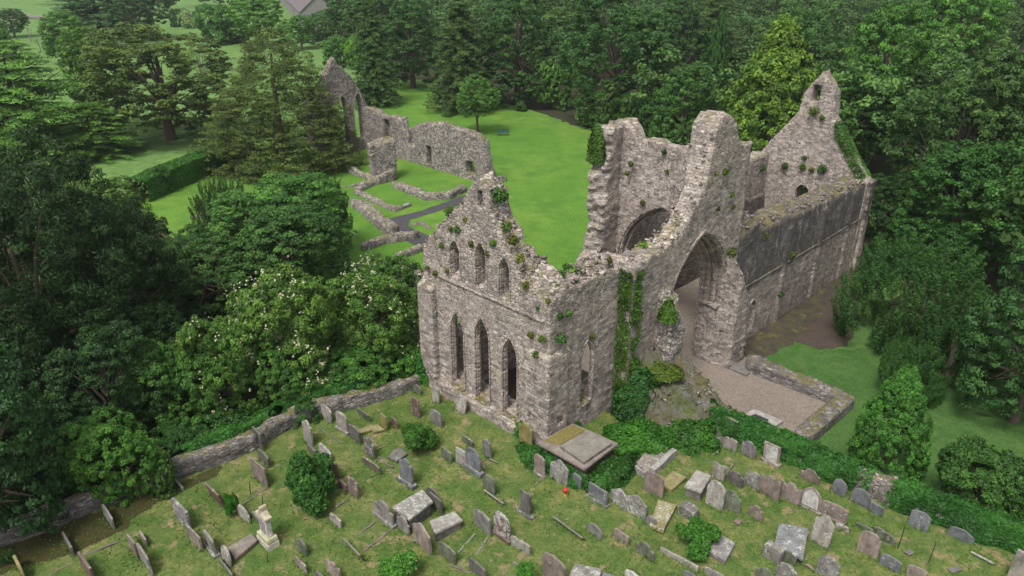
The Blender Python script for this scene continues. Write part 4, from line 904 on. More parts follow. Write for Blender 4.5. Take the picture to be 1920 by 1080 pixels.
T('bush', 'shrub', 15, 622, 70, 30, 60, (.8, 1.1, .8), 'bush hiding the near end of the farm barn', 'bush')
# clipped hedge
hp = [G(a, b, -1)[:2] for a, b in ((262, 378), (340, 342), (426, 306))]
def hedge_field(f): return f
HB = np.array(hp); e = HB[-1]-HB[0]; Lh = np.linalg.norm(e); t_ = e/Lh; nr = np.array([-t_[1], t_[0]]); rg = np.random.default_rng(3); n = 26000
s = rg.uniform(0, Lh, n); w = rg.uniform(-1, 1, n); top = rg.random(n) < .5; hh = 2.6; hw_ = 1.3
x = np.where(top, w*hw_, np.sign(w)*hw_); z = np.where(top, hh, rg.uniform(0, hh, n)); nrm = np.where(top[:, None], [0, 0, 1.0], np.stack([nr[0]*np.sign(w), nr[1]*np.sign(w), w*0+.3], -1))
bmp = .18*vnoise(s*.8, x, z, 3); C = np.stack([HB[0][0]+t_[0]*s+nr[0]*(x+bmp), HB[0][1]+t_[1]*s+nr[1]*(x+bmp), -1+z+bmp], -1)
V, Q, c = leaf_cloud(C, nrm+rg.normal(0, .4, C.shape), .26*rg.uniform(.7, 1.3, n), np.stack([rg.uniform(.7, 1.2, n), rg.random(n)], -1), .6, rg)
hd = link('clipped_hedge', mesh_np('clipped_hedge', V, Q, M_LEAF, False, c)); hd.color = (.75, 1.35, .55, 1); tag(hd, 'long neatly clipped green hedge between the lawn and the shaded meadow', 'hedge')
# the far wood: crowns merging into one mass, out to the skyline
def merge_far(name, spots, kinds, label):
    VV = []; QQ = []; CC = []; b = 0; rg = np.random.default_rng(5)
    for i, (x, y, H, R) in enumerate(spots):
        rg2 = np.random.default_rng(100+i % 9); P, D, rc, L = lobed(H, R, H*.1, 7, 230, 100+i % 9, lobe=.45, rc=.17)
        P[:, 2] = np.maximum(P[:, 2], .3)
        v, q, c = clump_leaves(P, D, rc, 24, .68*R/6, rg2, flat=.6, updir=.5, tv=.25)
        val = rg.uniform(.5, 1.25); hue = rg.uniform(-.3, .3); c[:, 0] *= val; c[:, 1] = np.clip(c[:, 1]+hue, 0, 1)
        v = v+np.array([x, y, -1]); VV.append(v); QQ.append(q+b); CC.append(c); b += len(v)
    o = link(name, mesh_np(name, np.concatenate(VV), np.concatenate(QQ), M_LEAF, False, np.concatenate(CC))); o.color = (1.1, 1.3, 1.08, 1)
    return tag(o, label, None, None, 'stuff')
spots = []; rgf = np.random.default_rng(11)
for y in np.arange(165, 620, 13):
    for x in np.arange(-.78*y-20, .78*y+20, 13 if y < 300 else 15):
        xx = x+rgf.uniform(-4, 4); yy = y+rgf.uniform(-4, 4); q = proj((xx, yy, 5))
        if q[0] < 480 and q[1] > -60: continue            # far meadows, open ground
        if 480 <= q[0] < 660 and q[1] > -25: continue
        if yy < 205 and q[0] < 960: continue
        if q[0] < -60 or q[0] > 1980: continue
        if rgf.random() < .12: continue
        R = rgf.uniform(5.5, 8.5); spots.append((xx, yy, rgf.uniform(12, 19), R))
for px, py in ((1240, 255), (1330, 285), (1560, 250), (1640, 230), (1700, 250), (1880, 300), (1960, 420), (1830, 380), (1700, 330), (1420, 230), (1120, 160), (1030, 150), (940, 130), (820, 120), (1980, 560), (1500, 290), (1600, 340), (1950, 250)):
    p = G(px, py, -1); spots.append((p[0], p[1], rgf.uniform(12, 17), rgf.uniform(6, 8)))
merge_far('woodland', spots, None, 'far wood of mixed green broadleaf trees')
sp2 = []
for px, py in ((330, -5), (380, 12), (300, 20), (440, 20), (490, 5), (120, -10), (80, 8), (20, -30), (470, 35), (625, 20), (210, -30), (420, -20)):
    p = G(px, py, -1); sp2.append((p[0], p[1], rgf.uniform(9, 15), rgf.uniform(6, 9)))
for i, s_ in enumerate(sp2):
    pass
merge_far('woodland', sp2, None, 'scattered far trees beyond the meadow, top left')

# ------------------------------------------------------------------ headstones
import bmesh
def outline(kind, w, h, rg):
    a = w/2; P = []
    def arc(cx, cz, r, a0, a1, n=8): return [(cx+r*math.cos(math.radians(a0+(a1-a0)*i/n)), cz+r*math.sin(math.radians(a0+(a1-a0)*i/n))) for i in range(n+1)]
    if kind == 'round':
        R = min(a, h*.6); top = [(x, (z-(h-R))*1.0+(h-R)) for x, z in arc(0, h-R, R, 0, 180, 12)]; top = [(x*a/R, z) for x, z in top]
    elif kind == 'seg':
        r = .22*h if h < w else .22*w; top = [(a*math.cos(t), h-r+r*math.sin(t)) for t in np.linspace(0, math.pi, 12)]
    elif kind == 'rect': top = [(a, h), (-a, h)]
    elif kind == 'shoulder':
        sh = h-.26*w; r = a*.62; top = [(a, sh-.05*w), (a*.9, sh), (r, sh)]+[(r*math.cos(t), sh+.26*w*math.sin(t)) for t in np.linspace(.15, math.pi-.15, 9)]+[(-r, sh), (-a*.9, sh), (-a, sh-.05*w)]
    elif kind == 'gothic':
        s = h-.75*w; top = [(a, s), (a*.93, s+.28*w), (a*.66, s+.52*w), (a*.3, s+.68*w), (.05*w, s+.74*w), (.03*w, h+.08), (-.03*w, h+.08), (-.05*w, s+.74*w), (-a*.3, s+.68*w), (-a*.66, s+.52*w), (-a*.93, s+.28*w), (-a, s)]
    elif kind == 'point': top = [(a, h*.62), (a*.75, h*.82), (0, h), (-a*.8, h*.80), (-a, h*.6)]
    elif kind == 'humps':
        s = h-.22*w; top = [(a, s-.02), (a*.95, s+.10*w), (a*.75, s+.12*w), (a*.55, s+.01)]+[(a*.45*math.cos(t), s+.22*w*math.sin(t)) for t in np.linspace(.1, math.pi-.1, 8)]+[(-a*.55, s+.01), (-a*.75, s+.12*w), (-a*.95, s+.10*w), (-a, s-.02)]
    elif kind == 'ogee':
        s = h-.3*w; top = [(a, s), (a*.8, s+.03*w), (a*.5, s+.14*w), (a*.2, s+.27*w), (0, h), (-a*.2, s+.27*w), (-a*.5, s+.14*w), (-a*.8, s+.03*w), (-a, s)]
    elif kind == 'broken': top = [(a, h*.80), (a*.6, h*.93), (a*.3, h*.86), (0, h), (-a*.35, h*.90), (-a*.6, h*.97), (-a, h*.88)]
    elif kind == 'scroll':
        s = h-.14*w; top = [(a*.82, s-.25*w), (a*.85, s-.05*w), (a, s), (a, s+.10*w), (a*.6, h), (0, s+.05*w), (-a*.6, h), (-a, s+.10*w), (-a, s), (-a*.85, s-.05*w), (-a*.82, s-.25*w)]
    elif kind == 'pediment':
        s = h*.70; top = [(a*.80, 0), (a*.80, s), (a, s+.02), (a, s+.10*h), (a*.7, s+.11*h), (a*.25, h*.93), (0, h), (-a*.25, h*.93), (-a*.7, s+.11*h), (-a, s+.10*h), (-a, s+.02), (-a*.80, s), (-a*.80, 0)]; return top
    elif kind == 'lump': top = [(a, h*.35), (a*.9, h*.8), (a*.4, h), (-a*.3, h*.93), (-a*.85, h*.7), (-a, h*.3)]
    return [(a*(.82 if kind == 'scroll' else 1), -.35)]+top+[(-a*(.82 if kind == 'scroll' else 1), -.35)]
def slab_mesh(name, pts, th, mat, rg, jit=.012):
    """pts (s,z) outline extruded along local x by th; s runs along local y"""
    bm = bmesh.new(); pts = [(s+rg.normal(0, jit), z+rg.normal(0, jit)) for s, z in pts]
    f = [bm.verts.new((-th/2, s, z)) for s, z in pts]; b = [bm.verts.new((th/2, s, z)) for s, z in pts]; n = len(pts)
    bm.faces.new(f); bm.faces.new(b[::-1])
    for i in range(n): bm.faces.new((f[i], b[i], b[(i+1) % n], f[(i+1) % n]))
    bmesh.ops.recalc_face_normals(bm, faces=bm.faces)
    ed = [e for e in bm.edges if len(e.link_faces) == 2 and e.calc_face_angle(0) > .9]
    bmesh.ops.bevel(bm, geom=ed, offset=min(.022, th*.22), segments=2, affect='EDGES')
    m = bpy.data.meshes.new(name); bm.to_mesh(m); bm.free(); m.materials.append(mat); return m
VDX = lambda p: (proj((p[0]+EB[0]*.5, p[1]+EB[1]*.5, p[2])), proj((p[0]-EB[0]*.5, p[1]-EB[1]*.5, p[2])))
CS = {'grey': (.165, .155, .143), 'dark': (.10, .093, .085), 'slate': (.125, .13, .14), 'brown': (.17, .135, .118), 'pink': (.22, .175, .155), 'light': (.235, .215, .19), 'green': (.105, .115, .082), 'red': (.13, .08, .07), 'white': (.42, .405, .38), 'purple': (.16, .145, .15), 'gold': (.19, .165, .06)}
GR = 'headstones in the graveyard'
GP = []
def headstone(x0, y0, x1, y1, kind, col, lich, label, w=None, lean=0, roll=0, th=.12, base=None, panel=None, turn=0, cat='gravestone', zg=-.03):
    """x0..y1: extent of the stone in the photo; its near foot corner is at (x1,y1)"""
    rg = np.random.default_rng(int(x0*7+y0)); pc = G(x1, y1, zg); a, b = VDX(pc); dxv = b[0]-a[0]; dyv = b[1]-a[1]
    W_ = w or max(.45, min(1.5, (x1-x0)/max(dxv, 1)))
    ctr = (pc[0]+EB[0]*W_/2, pc[1]+EB[1]*W_/2, zg)
    H = ztop(ctr, y0+ .12*dyv*W_)-zg; H = max(.25, min(H, 2.6))
    root_needed = base or panel
    m = slab_mesh('headstone', outline(kind, W_, H, rg), th, M_HEAD, rg)
    if kind in ('broken', 'lump'): pass
    z = float(gz(ctr[0], ctr[1])); GP.append((ctr[0], ctr[1], W_))
    o = link('headstone', m, None, (ctr[0], ctr[1], z), ROT); o.rotation_euler = (math.radians(roll+rg.uniform(-2.5, 2.5)), math.radians(lean+rg.uniform(-3, 3)), ROT+math.radians(turn+rg.uniform(-4, 4)))
    o.color = (*CS[col], lich); tag(o, label, cat, GR)
    if base:
        bh, bw = base; q = link('plinth', slab_mesh('plinth', [(W_/2+bw, -.35), (W_/2+bw, bh), (-W_/2-bw, bh), (-W_/2-bw, -.35)], th+.22, M_HEAD, rg), o); q.color = (*[c*.9 for c in CS[col]], .55)
    if panel:
        pk, pcol = panel; ow = [(s*.74, .12*H+max(z_, 0)*.80) for s, z_ in outline(pk, W_, H, rg)]
        q = link('inscription_panel', slab_mesh('inscription_panel', ow, .03, M_HEAD, rg, .003), o, (-th/2-.006, 0, 0)); q.color = (*CS[pcol], .3)
    return o
H_ = headstone
H_(602, 758, 622, 792, 'seg', 'light', .6, 'light grey headstone right against the end of the left boundary wall')
H_(634, 770, 652, 812, 'seg', 'light', .55, 'ribbed pale headstone just right of the one at the wall end', base=(.15, .1))
H_(673, 766, 696, 791, 'rect', 'green', .2, 'thin dark slab leaning far to the left, above the yellow mossy ledgers', th=.07, lean=-12)
H_(655, 795, 678, 832, 'seg', 'dark', .3, 'dark leaning headstone left of the yellow mossy ledgers')
H_(683, 817, 703, 860, 'shoulder', 'dark', .6, 'large mottled headstone between the yellow ledgers and the fallen slab')
H_(731, 781, 747, 804, 'round', 'red', .1, 'small reddish brown headstone right beside the upright yellow slab')
H_(774, 745, 788, 783, 'rect', 'red', .5, 'narrow reddish stone with a white edge, up the slope from the round bush', th=.09)
H_(774, 718, 790, 740, 'round', 'green', .3, 'greenish headstone sunk in ivy near the left corner of the gable')
H_(811, 722, 824, 755, 'seg', 'light', .6, 'pale headstone standing closest to the left corner of the church gable')
H_(854, 740, 872, 776, 'seg', 'light', .75, 'white-patched headstone leaning back against the church plinth', lean=10)
H_(808, 768, 829, 803, 'seg', 'grey', .5, 'broad grey headstone just above the round bush')
H_(803, 804, 818, 833, 'round', 'pink', .3, 'pinkish round-topped stone poking out of the round bush')
H_(868, 817, 888, 840, 'seg', 'green', .3, 'dark green low headstone behind the tall rounded stone on a mossy block', lean=-8)
H_(907, 822, 922, 861, 'shoulder', 'grey', .3, 'grey headstone with a kerb, right of the low dark green one')
H_(828, 841, 848, 869, 'rect', 'green', .2, 'square dark stone at the lower right of the round bush')
H_(856, 842, 873, 877, 'rect', 'light', .6, 'plain square light stone paired with the tall dark rounded one')
H_(873, 838, 901, 893, 'round', 'slate', .35, 'tall dark round-topped headstone standing on a mossy block', base=(.28, .15))
H_(560, 785, 588, 835, 'shoulder', 'light', .45, 'tallest tilted yellowish headstone near the left wall', w=1.0)
H_(477, 806, 495, 846, 'rect', 'dark', .15, 'tall dark square headstone close to the left wall')
H_(486, 844, 506, 876, 'seg', 'dark', .3, 'dark tilted headstone just below the tall dark square one')
H_(577, 834, 594, 856, 'rect', 'dark', .1, 'little black headstone beside the top of the big leafy bush')
H_(597, 833, 622, 864, 'seg', 'light', .95, 'white mottled headstone behind the wide brown double stone')
H_(608, 852, 634, 896, 'humps', 'red', .2, 'wide dark brown headstone with a humped top right behind the leafy bush')
H_(472, 864, 502, 914, 'rect', 'brown', .35, 'slender brown stone leaning left of the big leafy bush', th=.09)
H_(683, 855, 714, 888, 'seg', 'brown', .3, 'brown stone leaning over far to the left, in the middle of the upper graves', th=.09, lean=-14)
H_(752, 857, 774, 914, 'shoulder', 'slate', .2, 'tall slate-coloured headstone on a broad white plinth', base=(.25, .18))
H_(655, 892, 672, 934, 'humps', 'brown', .45, 'mottled brown headstone with a notched top right of the leafy bush')
H_(635, 897, 652, 922, 'broken', 'red', .1, 'low dark red stump between the leafy bush and the notched stone')
H_(799, 911, 826, 944, 'round', 'dark', .2, 'first of two dark leaning headstones behind the big grey chest tomb', th=.09)
H_(806, 926, 831, 962, 'rect', 'dark', .25, 'second of two dark leaning headstones behind the big grey chest tomb', th=.09)
H_(703, 934, 738, 988, 'shoulder', 'grey', .45, 'wide grey headstone with kerbs, left end of the big chest tomb', base=(.18, .12))
H_(744, 965, 768, 1002, 'shoulder', 'grey', .4, 'narrow grey headstone in front of the big chest tomb')
H_(776, 976, 811, 1039, 'ogee', 'pink', .35, 'tall pinkish headstone with a dark stained band, leaning left')
H_(824, 1020, 855, 1060, 'seg', 'green', .15, 'dark greenish headstone below the tall pinkish leaning one')
H_(889, 956, 922, 1004, 'seg', 'grey', .15, 'broad plain brownish-grey rounded headstone with two kerbs in front')
H_(927, 958, 957, 1018, 'round', 'red', 1.0, 'headstone blotched all over with white lichen, round topped', base=(.2, .08))
H_(907, 890, 929, 929, 'round', 'green', .25, 'grey-green rounded headstone behind a toppled slab')
H_(911, 922, 948, 948, 'rect', 'grey', .3, 'toppled slab leaning low in front of the grey-green rounded stone', th=.08, lean=-35)
H_(974, 922, 996, 972, 'scroll', 'dark', .25, 'dark waisted headstone with a curled top on a square base', base=(.12, .15))
H_(959, 1009, 993, 1043, 'broken', 'light', .6, 'low pale stone with a broken white top edge')
H_(880, 1052, 913, 1092, 'seg', 'dark', .15, 'dark rounded headstone cut off by the bottom of the photo')
H_(1016, 975, 1098, 1012, 'broken', 'dark', .15, 'long dark slab leaning on a patch of bare rubble', th=.09, lean=-40, w=2.0)
H_(1019, 1040, 1060, 1105, 'seg', 'brown', .3, 'broad brownish rounded headstone at the bottom edge of the photo', w=1.35)
H_(1002, 853, 1022, 896, 'seg', 'pink', .4, 'narrow pinkish headstone left of the ivy under the table tomb', base=(.1, .05))
H_(1028, 864, 1063, 914, 'ogee', 'grey', .65, 'large pale lozenge-like slab leaning on the ivy of the table tomb', w=1.2, lean=8)
H_(1073, 890, 1090, 919, 'seg', 'slate', .3, 'small grey stone half lost in the ivy below the table tomb corner')
H_(974, 790, 998, 842, 'shoulder', 'gold', .2, 'tall mossy yellow-green headstone at the foot of the third lancet')
H_(1098, 890, 1115, 908, 'round', 'pink', .3, 'tiny pinkish headstone right under the table tomb')
H_(1158, 766, 1181, 797, 'round', 'dark', .05, 'dark oval headstone standing alone in the ivy by the side wall')
H_(1103, 911, 1139, 951, 'rect', 'slate', .45, 'blue-grey rectangular headstone with a pale rim and long base', base=(.12, .08))
H_(1143, 915, 1177, 957, 'ogee', 'grey', .85, 'left one of two mottled headstones standing close together')
H_(1172, 925, 1211, 976, 'ogee', 'grey', .85, 'right one of two mottled headstones standing close together')
H_(1208, 886, 1242, 935, 'seg', 'brown', .1, 'tall plain brown headstone in front of the white-edged grave')
H_(1211, 965, 1229, 990, 'round', 'grey', .4, 'small grey headstone at the foot of the yellow ledger')
H_(1276, 944, 1306, 972, 'lump', 'dark', .6, 'boulder-like mottled stump behind the round ivy bush', th=.6)
H_(1101, 982, 1129, 1013, 'round', 'grey', .15, 'low grey rounded headstone right of the long leaning slab')
H_(1151, 996, 1179, 1022, 'rect', 'pink', .3, 'pinkish square stone with ivy growing round its foot')
H_(1191, 1016, 1226, 1054, 'shoulder', 'green', .1, 'dark green shouldered headstone below the ivy-footed pink stone')
H_(1247, 1036, 1308, 1072, 'broken', 'light', .6, 'long low pale stone with white top edge and ivy in the middle', w=2.0)
H_(1281, 1074, 1305, 1095, 'seg', 'slate', .3, 'grey stone just showing at the bottom edge below the long low stone')
H_(1172, 1070, 1200, 1100, 'seg', 'white', .4, 'white rounded stone just showing at the bottom edge')
H_(1321, 1067, 1356, 1092, 'broken', 'light', .7, 'white-edged broken stone at the bottom edge left of the mottled round ones')
H_(1333, 815, 1348, 833, 'rect', 'purple', .1, 'small dark stone in the ivy, leftmost along the right boundary wall')
H_(1356, 817, 1381, 846, 'broken', 'light', .3, 'buff headstone with a jagged top against the ivy wall')
H_(1389, 825, 1416, 860, 'shoulder', 'purple', .2, 'dull purple headstone against the ivy wall, between two pale ones')
H_(1431, 830, 1460, 875, 'rect', 'pink', .35, 'headstone with a long white panel against the ivy wall', base=(.2, .1), panel=('rect', 'white'))
H_(1499, 877, 1536, 910, 'shoulder', 'brown', .05, 'broad dark brown headstone against the ivy wall')
H_(1558, 896, 1583, 931, 'point', 'slate', .1, 'pointed slate headstone against the ivy wall')
H_(1333, 870, 1359, 906, 'scroll', 'light', .3, 'pale headstone with a dark scrolled top, right of the short chest tomb')
H_(1363, 882, 1391, 916, 'shoulder', 'dark', .2, 'near-black shouldered headstone with a pale rim, left end of the close row')
H_(1393, 884, 1428, 923, 'shoulder', 'grey', .6, 'mottled grey headstone touching the humped pair in the close row')
H_(1422, 891, 1460, 940, 'humps', 'brown', .25, 'first humped brown headstone of the joined pair')
H_(1457, 902, 1500, 949, 'humps', 'pink', .25, 'second humped pinkish headstone of the joined pair')
H_(1497, 911, 1537, 963, 'gothic', 'pink', .3, 'pointed arch headstone with a white panel and a small finial', panel=('gothic', 'white'), base=(.08, .08))
H_(1322, 900, 1355, 957, 'round', 'light', .7, 'tall lichened round-topped headstone in front of the short chest tomb')
H_(1351, 921, 1385, 966, 'shoulder', 'green', .3, 'grey-green headstone right of the tall lichened round one')
H_(1403, 949, 1428, 981, 'shoulder', 'brown', .3, 'small brownish shouldered headstone alone in the grass')
H_(1535, 941, 1584, 984, 'seg', 'brown', .4, 'dark rectangular headstone with a white curved top edge', base=(.1, .05))
H_(1517, 971, 1553, 1029, 'ogee', 'light', .45, 'big pale pointed headstone leaning back beside the raised grey slab', lean=12)
H_(1565, 983, 1593, 998, 'seg', 'brown', .9, 'tiny stone with a bright white cap right of the raised grey slab')
H_(1603, 982, 1635, 1000, 'seg', 'green', .2, 'low dark green stone, left of three grouped together')
H_(1636, 986, 1660, 1002, 'round', 'green', .2, 'low dark green stone, back one of three grouped together')
H_(1641, 994, 1677, 1021, 'round', 'green', .25, 'low dark green stone, front right of three grouped together')
H_(1605, 995, 1644, 1048, 'round', 'pink', .15, 'pink round-topped headstone with a crumbled lower half and white rim')
H_(1593, 915, 1630, 953, 'round', 'slate', .2, 'wide blue-grey rounded headstone against the ivy wall')
H_(1628, 943, 1654, 968, 'rect', 'slate', .1, 'small square slate stone next to the bare patch of the ivy wall')
H_(1702, 956, 1739, 996, 'seg', 'slate', .45, 'mottled double slate headstone against the ivy wall')
H_(1774, 987, 1822, 1021, 'point', 'slate', .1, 'tilted slate headstone with a point to the left, by the ivy wall', roll=10)
H_(1648, 1040, 1686, 1073, 'seg', 'slate', .3, 'slate grey headstone near the bottom, left of the iron posts')
H_(1698, 1060, 1735, 1092, 'seg', 'pink', .4, 'pink rounded headstone cut off at the bottom edge')
H_(1818, 1036, 1865, 1056, 'point', 'light', .45, 'pale pointed slab fallen nearly flat, lower right', th=.1, lean=-50)
H_(1895, 1038, 1950, 1110, 'rect', 'light', .2, 'tall pale slab at the lower right corner of the photo', w=1.3)
H_(1898, 1005, 1935, 1040, 'seg', 'slate', .3, 'slate headstone at the right edge of the photo')
H_(1431, 1018, 1464, 1056, 'broken', 'grey', .5, 'thick mossy broken stump left of the raised grey slab', th=.4)
H_(1463, 1032, 1490, 1060, 'seg', 'green', .15, 'dark headstone in front of the raised grey slab')
H_(1499, 1053, 1533, 1072, 'ogee', 'brown', .4, 'low stone with a curved top between the slab and the grey rounded stone', lean=-20)
H_(1528, 1041, 1568, 1092, 'round', 'grey', .6, 'big grey rounded headstone at the bottom edge, right of the raised slab')
H_(1452, 1054, 1494, 1100, 'round', 'grey', .85, 'white mottled rounded headstone at the bottom edge')
H_(1416, 1062, 1450, 1095, 'shoulder', 'green', .1, 'dark headstone at the bottom edge left of the white mottled one')
H_(447, 943, 468, 980, 'round', 'light', .8, 'mottled pale headstone left of the white pedimented monument')
H_(473, 958, 489, 980, 'round', 'grey', .4, 'small stone half hidden between the mottled stone and the monument')
H_(559, 1008, 577, 1044, 'round', 'green', .3, 'dark green round headstone alone in the grass right of the monument')
H_(621, 965, 640, 993, 'broken', 'light', .5, 'small irregular stone below the big leafy bush')
H_(641, 1012, 686, 1052, 'seg', 'dark', .3, 'dark rounded slab leaning over sharply, lower left centre', th=.09, lean=-25)
H_(417, 1023, 434, 1063, 'round', 'light', .7, 'pale mottled headstone at the lower end of the flat grey ledger')
H_(554, 1049, 576, 1077, 'rect', 'brown', .6, 'thin edge-on stone near the bottom, left of the dark leaning slab', th=.07)
H_(615, 1053, 638, 1092, 'humps', 'pink', .5, 'pinkish stone cut off at the bottom, below the dark leaning slab')
H_(592, 1072, 608, 1092, 'round', 'dark', .2, 'dark stone tip at the bottom edge of the photo')
H_(410, 1054, 438, 1086, 'seg', 'green', .3, 'greenish thin stone at the bottom edge below the pale mottled one', th=.08)
H_(196, 954, 217, 996, 'seg', 'grey', .3, 'thin grey stone standing in the fallen leaves by the left wall', th=.09)
H_(120, 1009, 142, 1046, 'rect', 'dark', .4, 'dark narrow stone in the shade, far left', th=.1)
H_(244, 1006, 260, 1046, 'rect', 'brown', .4, 'narrow stone just left of a taller pale one, lower left', th=.09)
H_(263, 1023, 289, 1080, 'seg', 'grey', .5, 'tall narrow pale-edged stone near the bottom, lower left', th=.1)
H_(264, 1001, 277, 1024, 'rect', 'light', .5, 'small pale stone behind the tall narrow one, lower left', th=.09)
H_(33, 1040, 50, 1090, 'round', 'gold', .4, 'mossy narrow stone, lowest one at the far left')
H_(149, 1046, 177, 1092, 'rect', 'red', .3, 'reddish stone at the bottom edge, far left', th=.12)
H_(383, 909, 420, 951, 'rect', 'red', .4, 'red-brown stone leaning low to the left of the small dark bush', th=.09, lean=-10)
H_(332, 942, 356, 995, 'rect', 'purple', .7, 'tall stone with a bright white top, left part of the graveyard', th=.14)
H_(352, 990, 380, 1034, 'rect', 'brown', .6, 'thin edge-on stone just below the white-topped one', th=.1)
H_(386, 996, 408, 1042, 'seg', 'grey', .3, 'grey headstone with a flat footstone, above the flat grey ledger', base=(.1, .1))
H_(329, 903, 344, 919, 'rect', 'grey', .4, 'small tilted stone right beside the left wall under the elder')
H_(718, 776, 727, 808, 'rect', 'gold', .05, 'narrow upright slab covered in bright yellow moss', th=.10, w=.6)
# ledgers, chest tombs, kerbs
def ledger(name, px, z, th, col, lich, label, cat='grave slab', tilt=None, grp='flat grave slabs'):
    return flat_slab(name, px, z, th, M_HEAD, label, cat, grp, (*CS[col], lich))
ledger('ledger_stone', [(736, 844), (750, 838), (764, 850), (744, 864), (727, 856)], .10, .14, 'dark', .35, 'small dark fallen slab left of the round bush')
ledger('ledger_stone', [(668, 806), (690, 797), (702, 804), (676, 811)], .12, .14, 'gold', .0, 'yellow mossy ledger, left piece')
ledger('ledger_stone', [(692, 798), (708, 795), (722, 805), (700, 809)], .14, .14, 'gold', .0, 'yellow mossy ledger, right piece beside the upright one')
ledger('ledger_stone', [(471, 999), (483, 1012), (440, 1048), (427, 1026)], .16, .2, 'brown', .2, 'flat brownish grey ledger in the lower left')
ledger('ledger_stone', [(1234, 936), (1269, 946), (1244, 994), (1218, 984)], .18, .22, 'gold', .7, 'yellow lichen-covered ledger in front of the tall brown headstone')
ledger('ledger_stone', [(1347, 998), (1379, 1018), (1360, 1052), (1328, 1032)], .2, .24, 'purple', .55, 'flat mossy slab right of the round ivy bush')
ledger('ledger_stone', [(1066, 1080), (1078, 1056), (1128, 1066), (1122, 1092)], .45, .6, 'grey', .8, 'mottled chest slab at the bottom edge of the photo, centre')
ledger('ledger_stone', [(1130, 1072), (1152, 1078), (1148, 1096), (1124, 1090)], .2, .3, 'slate', .2, 'dark slab beside the mottled chest slab at the bottom edge')
ledger('ledger_stone', [(1234, 908), (1260, 918), (1288, 894), (1262, 882)], .2, .26, 'gold', .15, 'mossy rimmed slab behind the short chest tomb')
ledger('ledger_stone', [(1695, 1034), (1706, 1029), (1717, 1035), (1706, 1041)], .03, .06, 'dark', .1, 'small dark flat stone in the grass left of the iron post')
ledger('ledger_stone', [(1775, 1065), (1795, 1060), (1806, 1068), (1786, 1074)], .03, .06, 'dark', .1, 'dark flat slab on bare ground in the lower right')
ledger('footstone', [(1374, 976), (1382, 971), (1393, 976), (1386, 984)], .15, .2, 'red', .2, 'little red-brown stone in the grass left of the small shouldered headstone')
def chest(name, px, zt, col, lich, label, inset=.12, cat='chest tomb'):
    """slab on a box: px corners of the slab at height zt"""
    P = [G(a, b, zt) for a, b in px]; cx = sum(p[0] for p in P)/len(P); cy = sum(p[1] for p in P)/len(P)
    root = empty(name, (cx, cy, 0)); tag(root, label, cat, 'chest tombs')
    def prism(nm, k, z0, z1):
        bm = bmesh.new(); a = [bm.verts.new(((p[0]-cx)*k, (p[1]-cy)*k, z0)) for p in P]; b = [bm.verts.new(((p[0]-cx)*k, (p[1]-cy)*k, z1)) for p in P]; n = len(P)
        bm.faces.new(a[::-1]); bm.faces.new(b)
        for i in range(n): bm.faces.new((a[i], a[(i+1) % n], b[(i+1) % n], b[i]))
        bmesh.ops.recalc_face_normals(bm, faces=bm.faces); bmesh.ops.bevel(bm, geom=list(bm.edges), offset=.025, segments=2, affect='EDGES')
        m = bpy.data.meshes.new(nm); bm.to_mesh(m); bm.free(); m.materials.append(M_HEAD); o = link(nm, m, root); o.color = (*CS[col], lich); return o
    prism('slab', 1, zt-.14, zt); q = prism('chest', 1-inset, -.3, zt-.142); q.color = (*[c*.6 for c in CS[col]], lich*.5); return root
chest('chest_tomb', [(734, 950), (792, 917), (812, 940), (768, 974)], .75, 'grey', .8, 'big grey lichened chest tomb left of centre')
chest('chest_tomb', [(1306, 880), (1334, 891), (1315, 923), (1283, 911)], .62, 'light', .7, 'short pale chest tomb with a mottled slab, near the close row')
chest('chest_tomb', [(1461, 980), (1516, 990), (1506, 1049), (1452, 1022)], .55, 'slate', .65, 'raised blue-grey slab with pale patches, lower right', inset=.3)
chest('chest_tomb', [(805, 976), (852, 958), (868, 975), (815, 1000)], .5, 'light', .55, 'broken pale slab on a low ivy-covered chest, left of centre')
chest('chest_tomb', [(1186, 868), (1222, 838), (1250, 852), (1214, 885)], .35, 'brown', .6, 'dark slab inside the white-edged grave', inset=.05)
# the big table tomb
tt = chest('table_tomb', [(1006, 830), (1074, 793), (1160, 831), (1096, 880)], 1.05, 'brown', .1, 'large square table tomb with a sloping slab, wrapped in ivy, at the church corner', .16, 'table tomb')
P = [G(a, b, 1.2) for a, b in ((1050, 836), (1108, 812), (1147, 832), (1095, 867))]; cx, cy = tt.location[0], tt.location[1]
bm = bmesh.new(); top = [bm.verts.new((p[0]-cx, p[1]-cy, 1.20+dz)) for p, dz in zip(P, (.0, .14, .05, .0))]; bot = [bm.verts.new((p[0]-cx, p[1]-cy, 1.03)) for p in P]
bm.faces.new(top); bm.faces.new(bot[::-1])
for i in range(4): bm.faces.new((bot[i], bot[(i+1) % 4], top[(i+1) % 4], top[i]))
bmesh.ops.recalc_face_normals(bm, faces=bm.faces); m = bpy.data.meshes.new('upper_slab'); bm.to_mesh(m); bm.free(); m.materials.append(M_HEAD); q = link('upper_slab', m, tt); q.color = (.15, .138, .112, .15)
q = flat_slab('moss_cover', [(1018, 826), (1072, 796), (1098, 806), (1050, 834)], 1.10, .05, M_GOLD, None, None); q.location = (q.location.x-cx, q.location.y-cy, 1.10); q.parent = tt
for k_ in ('label', 'category'):
    if k_ in q: del q[k_]
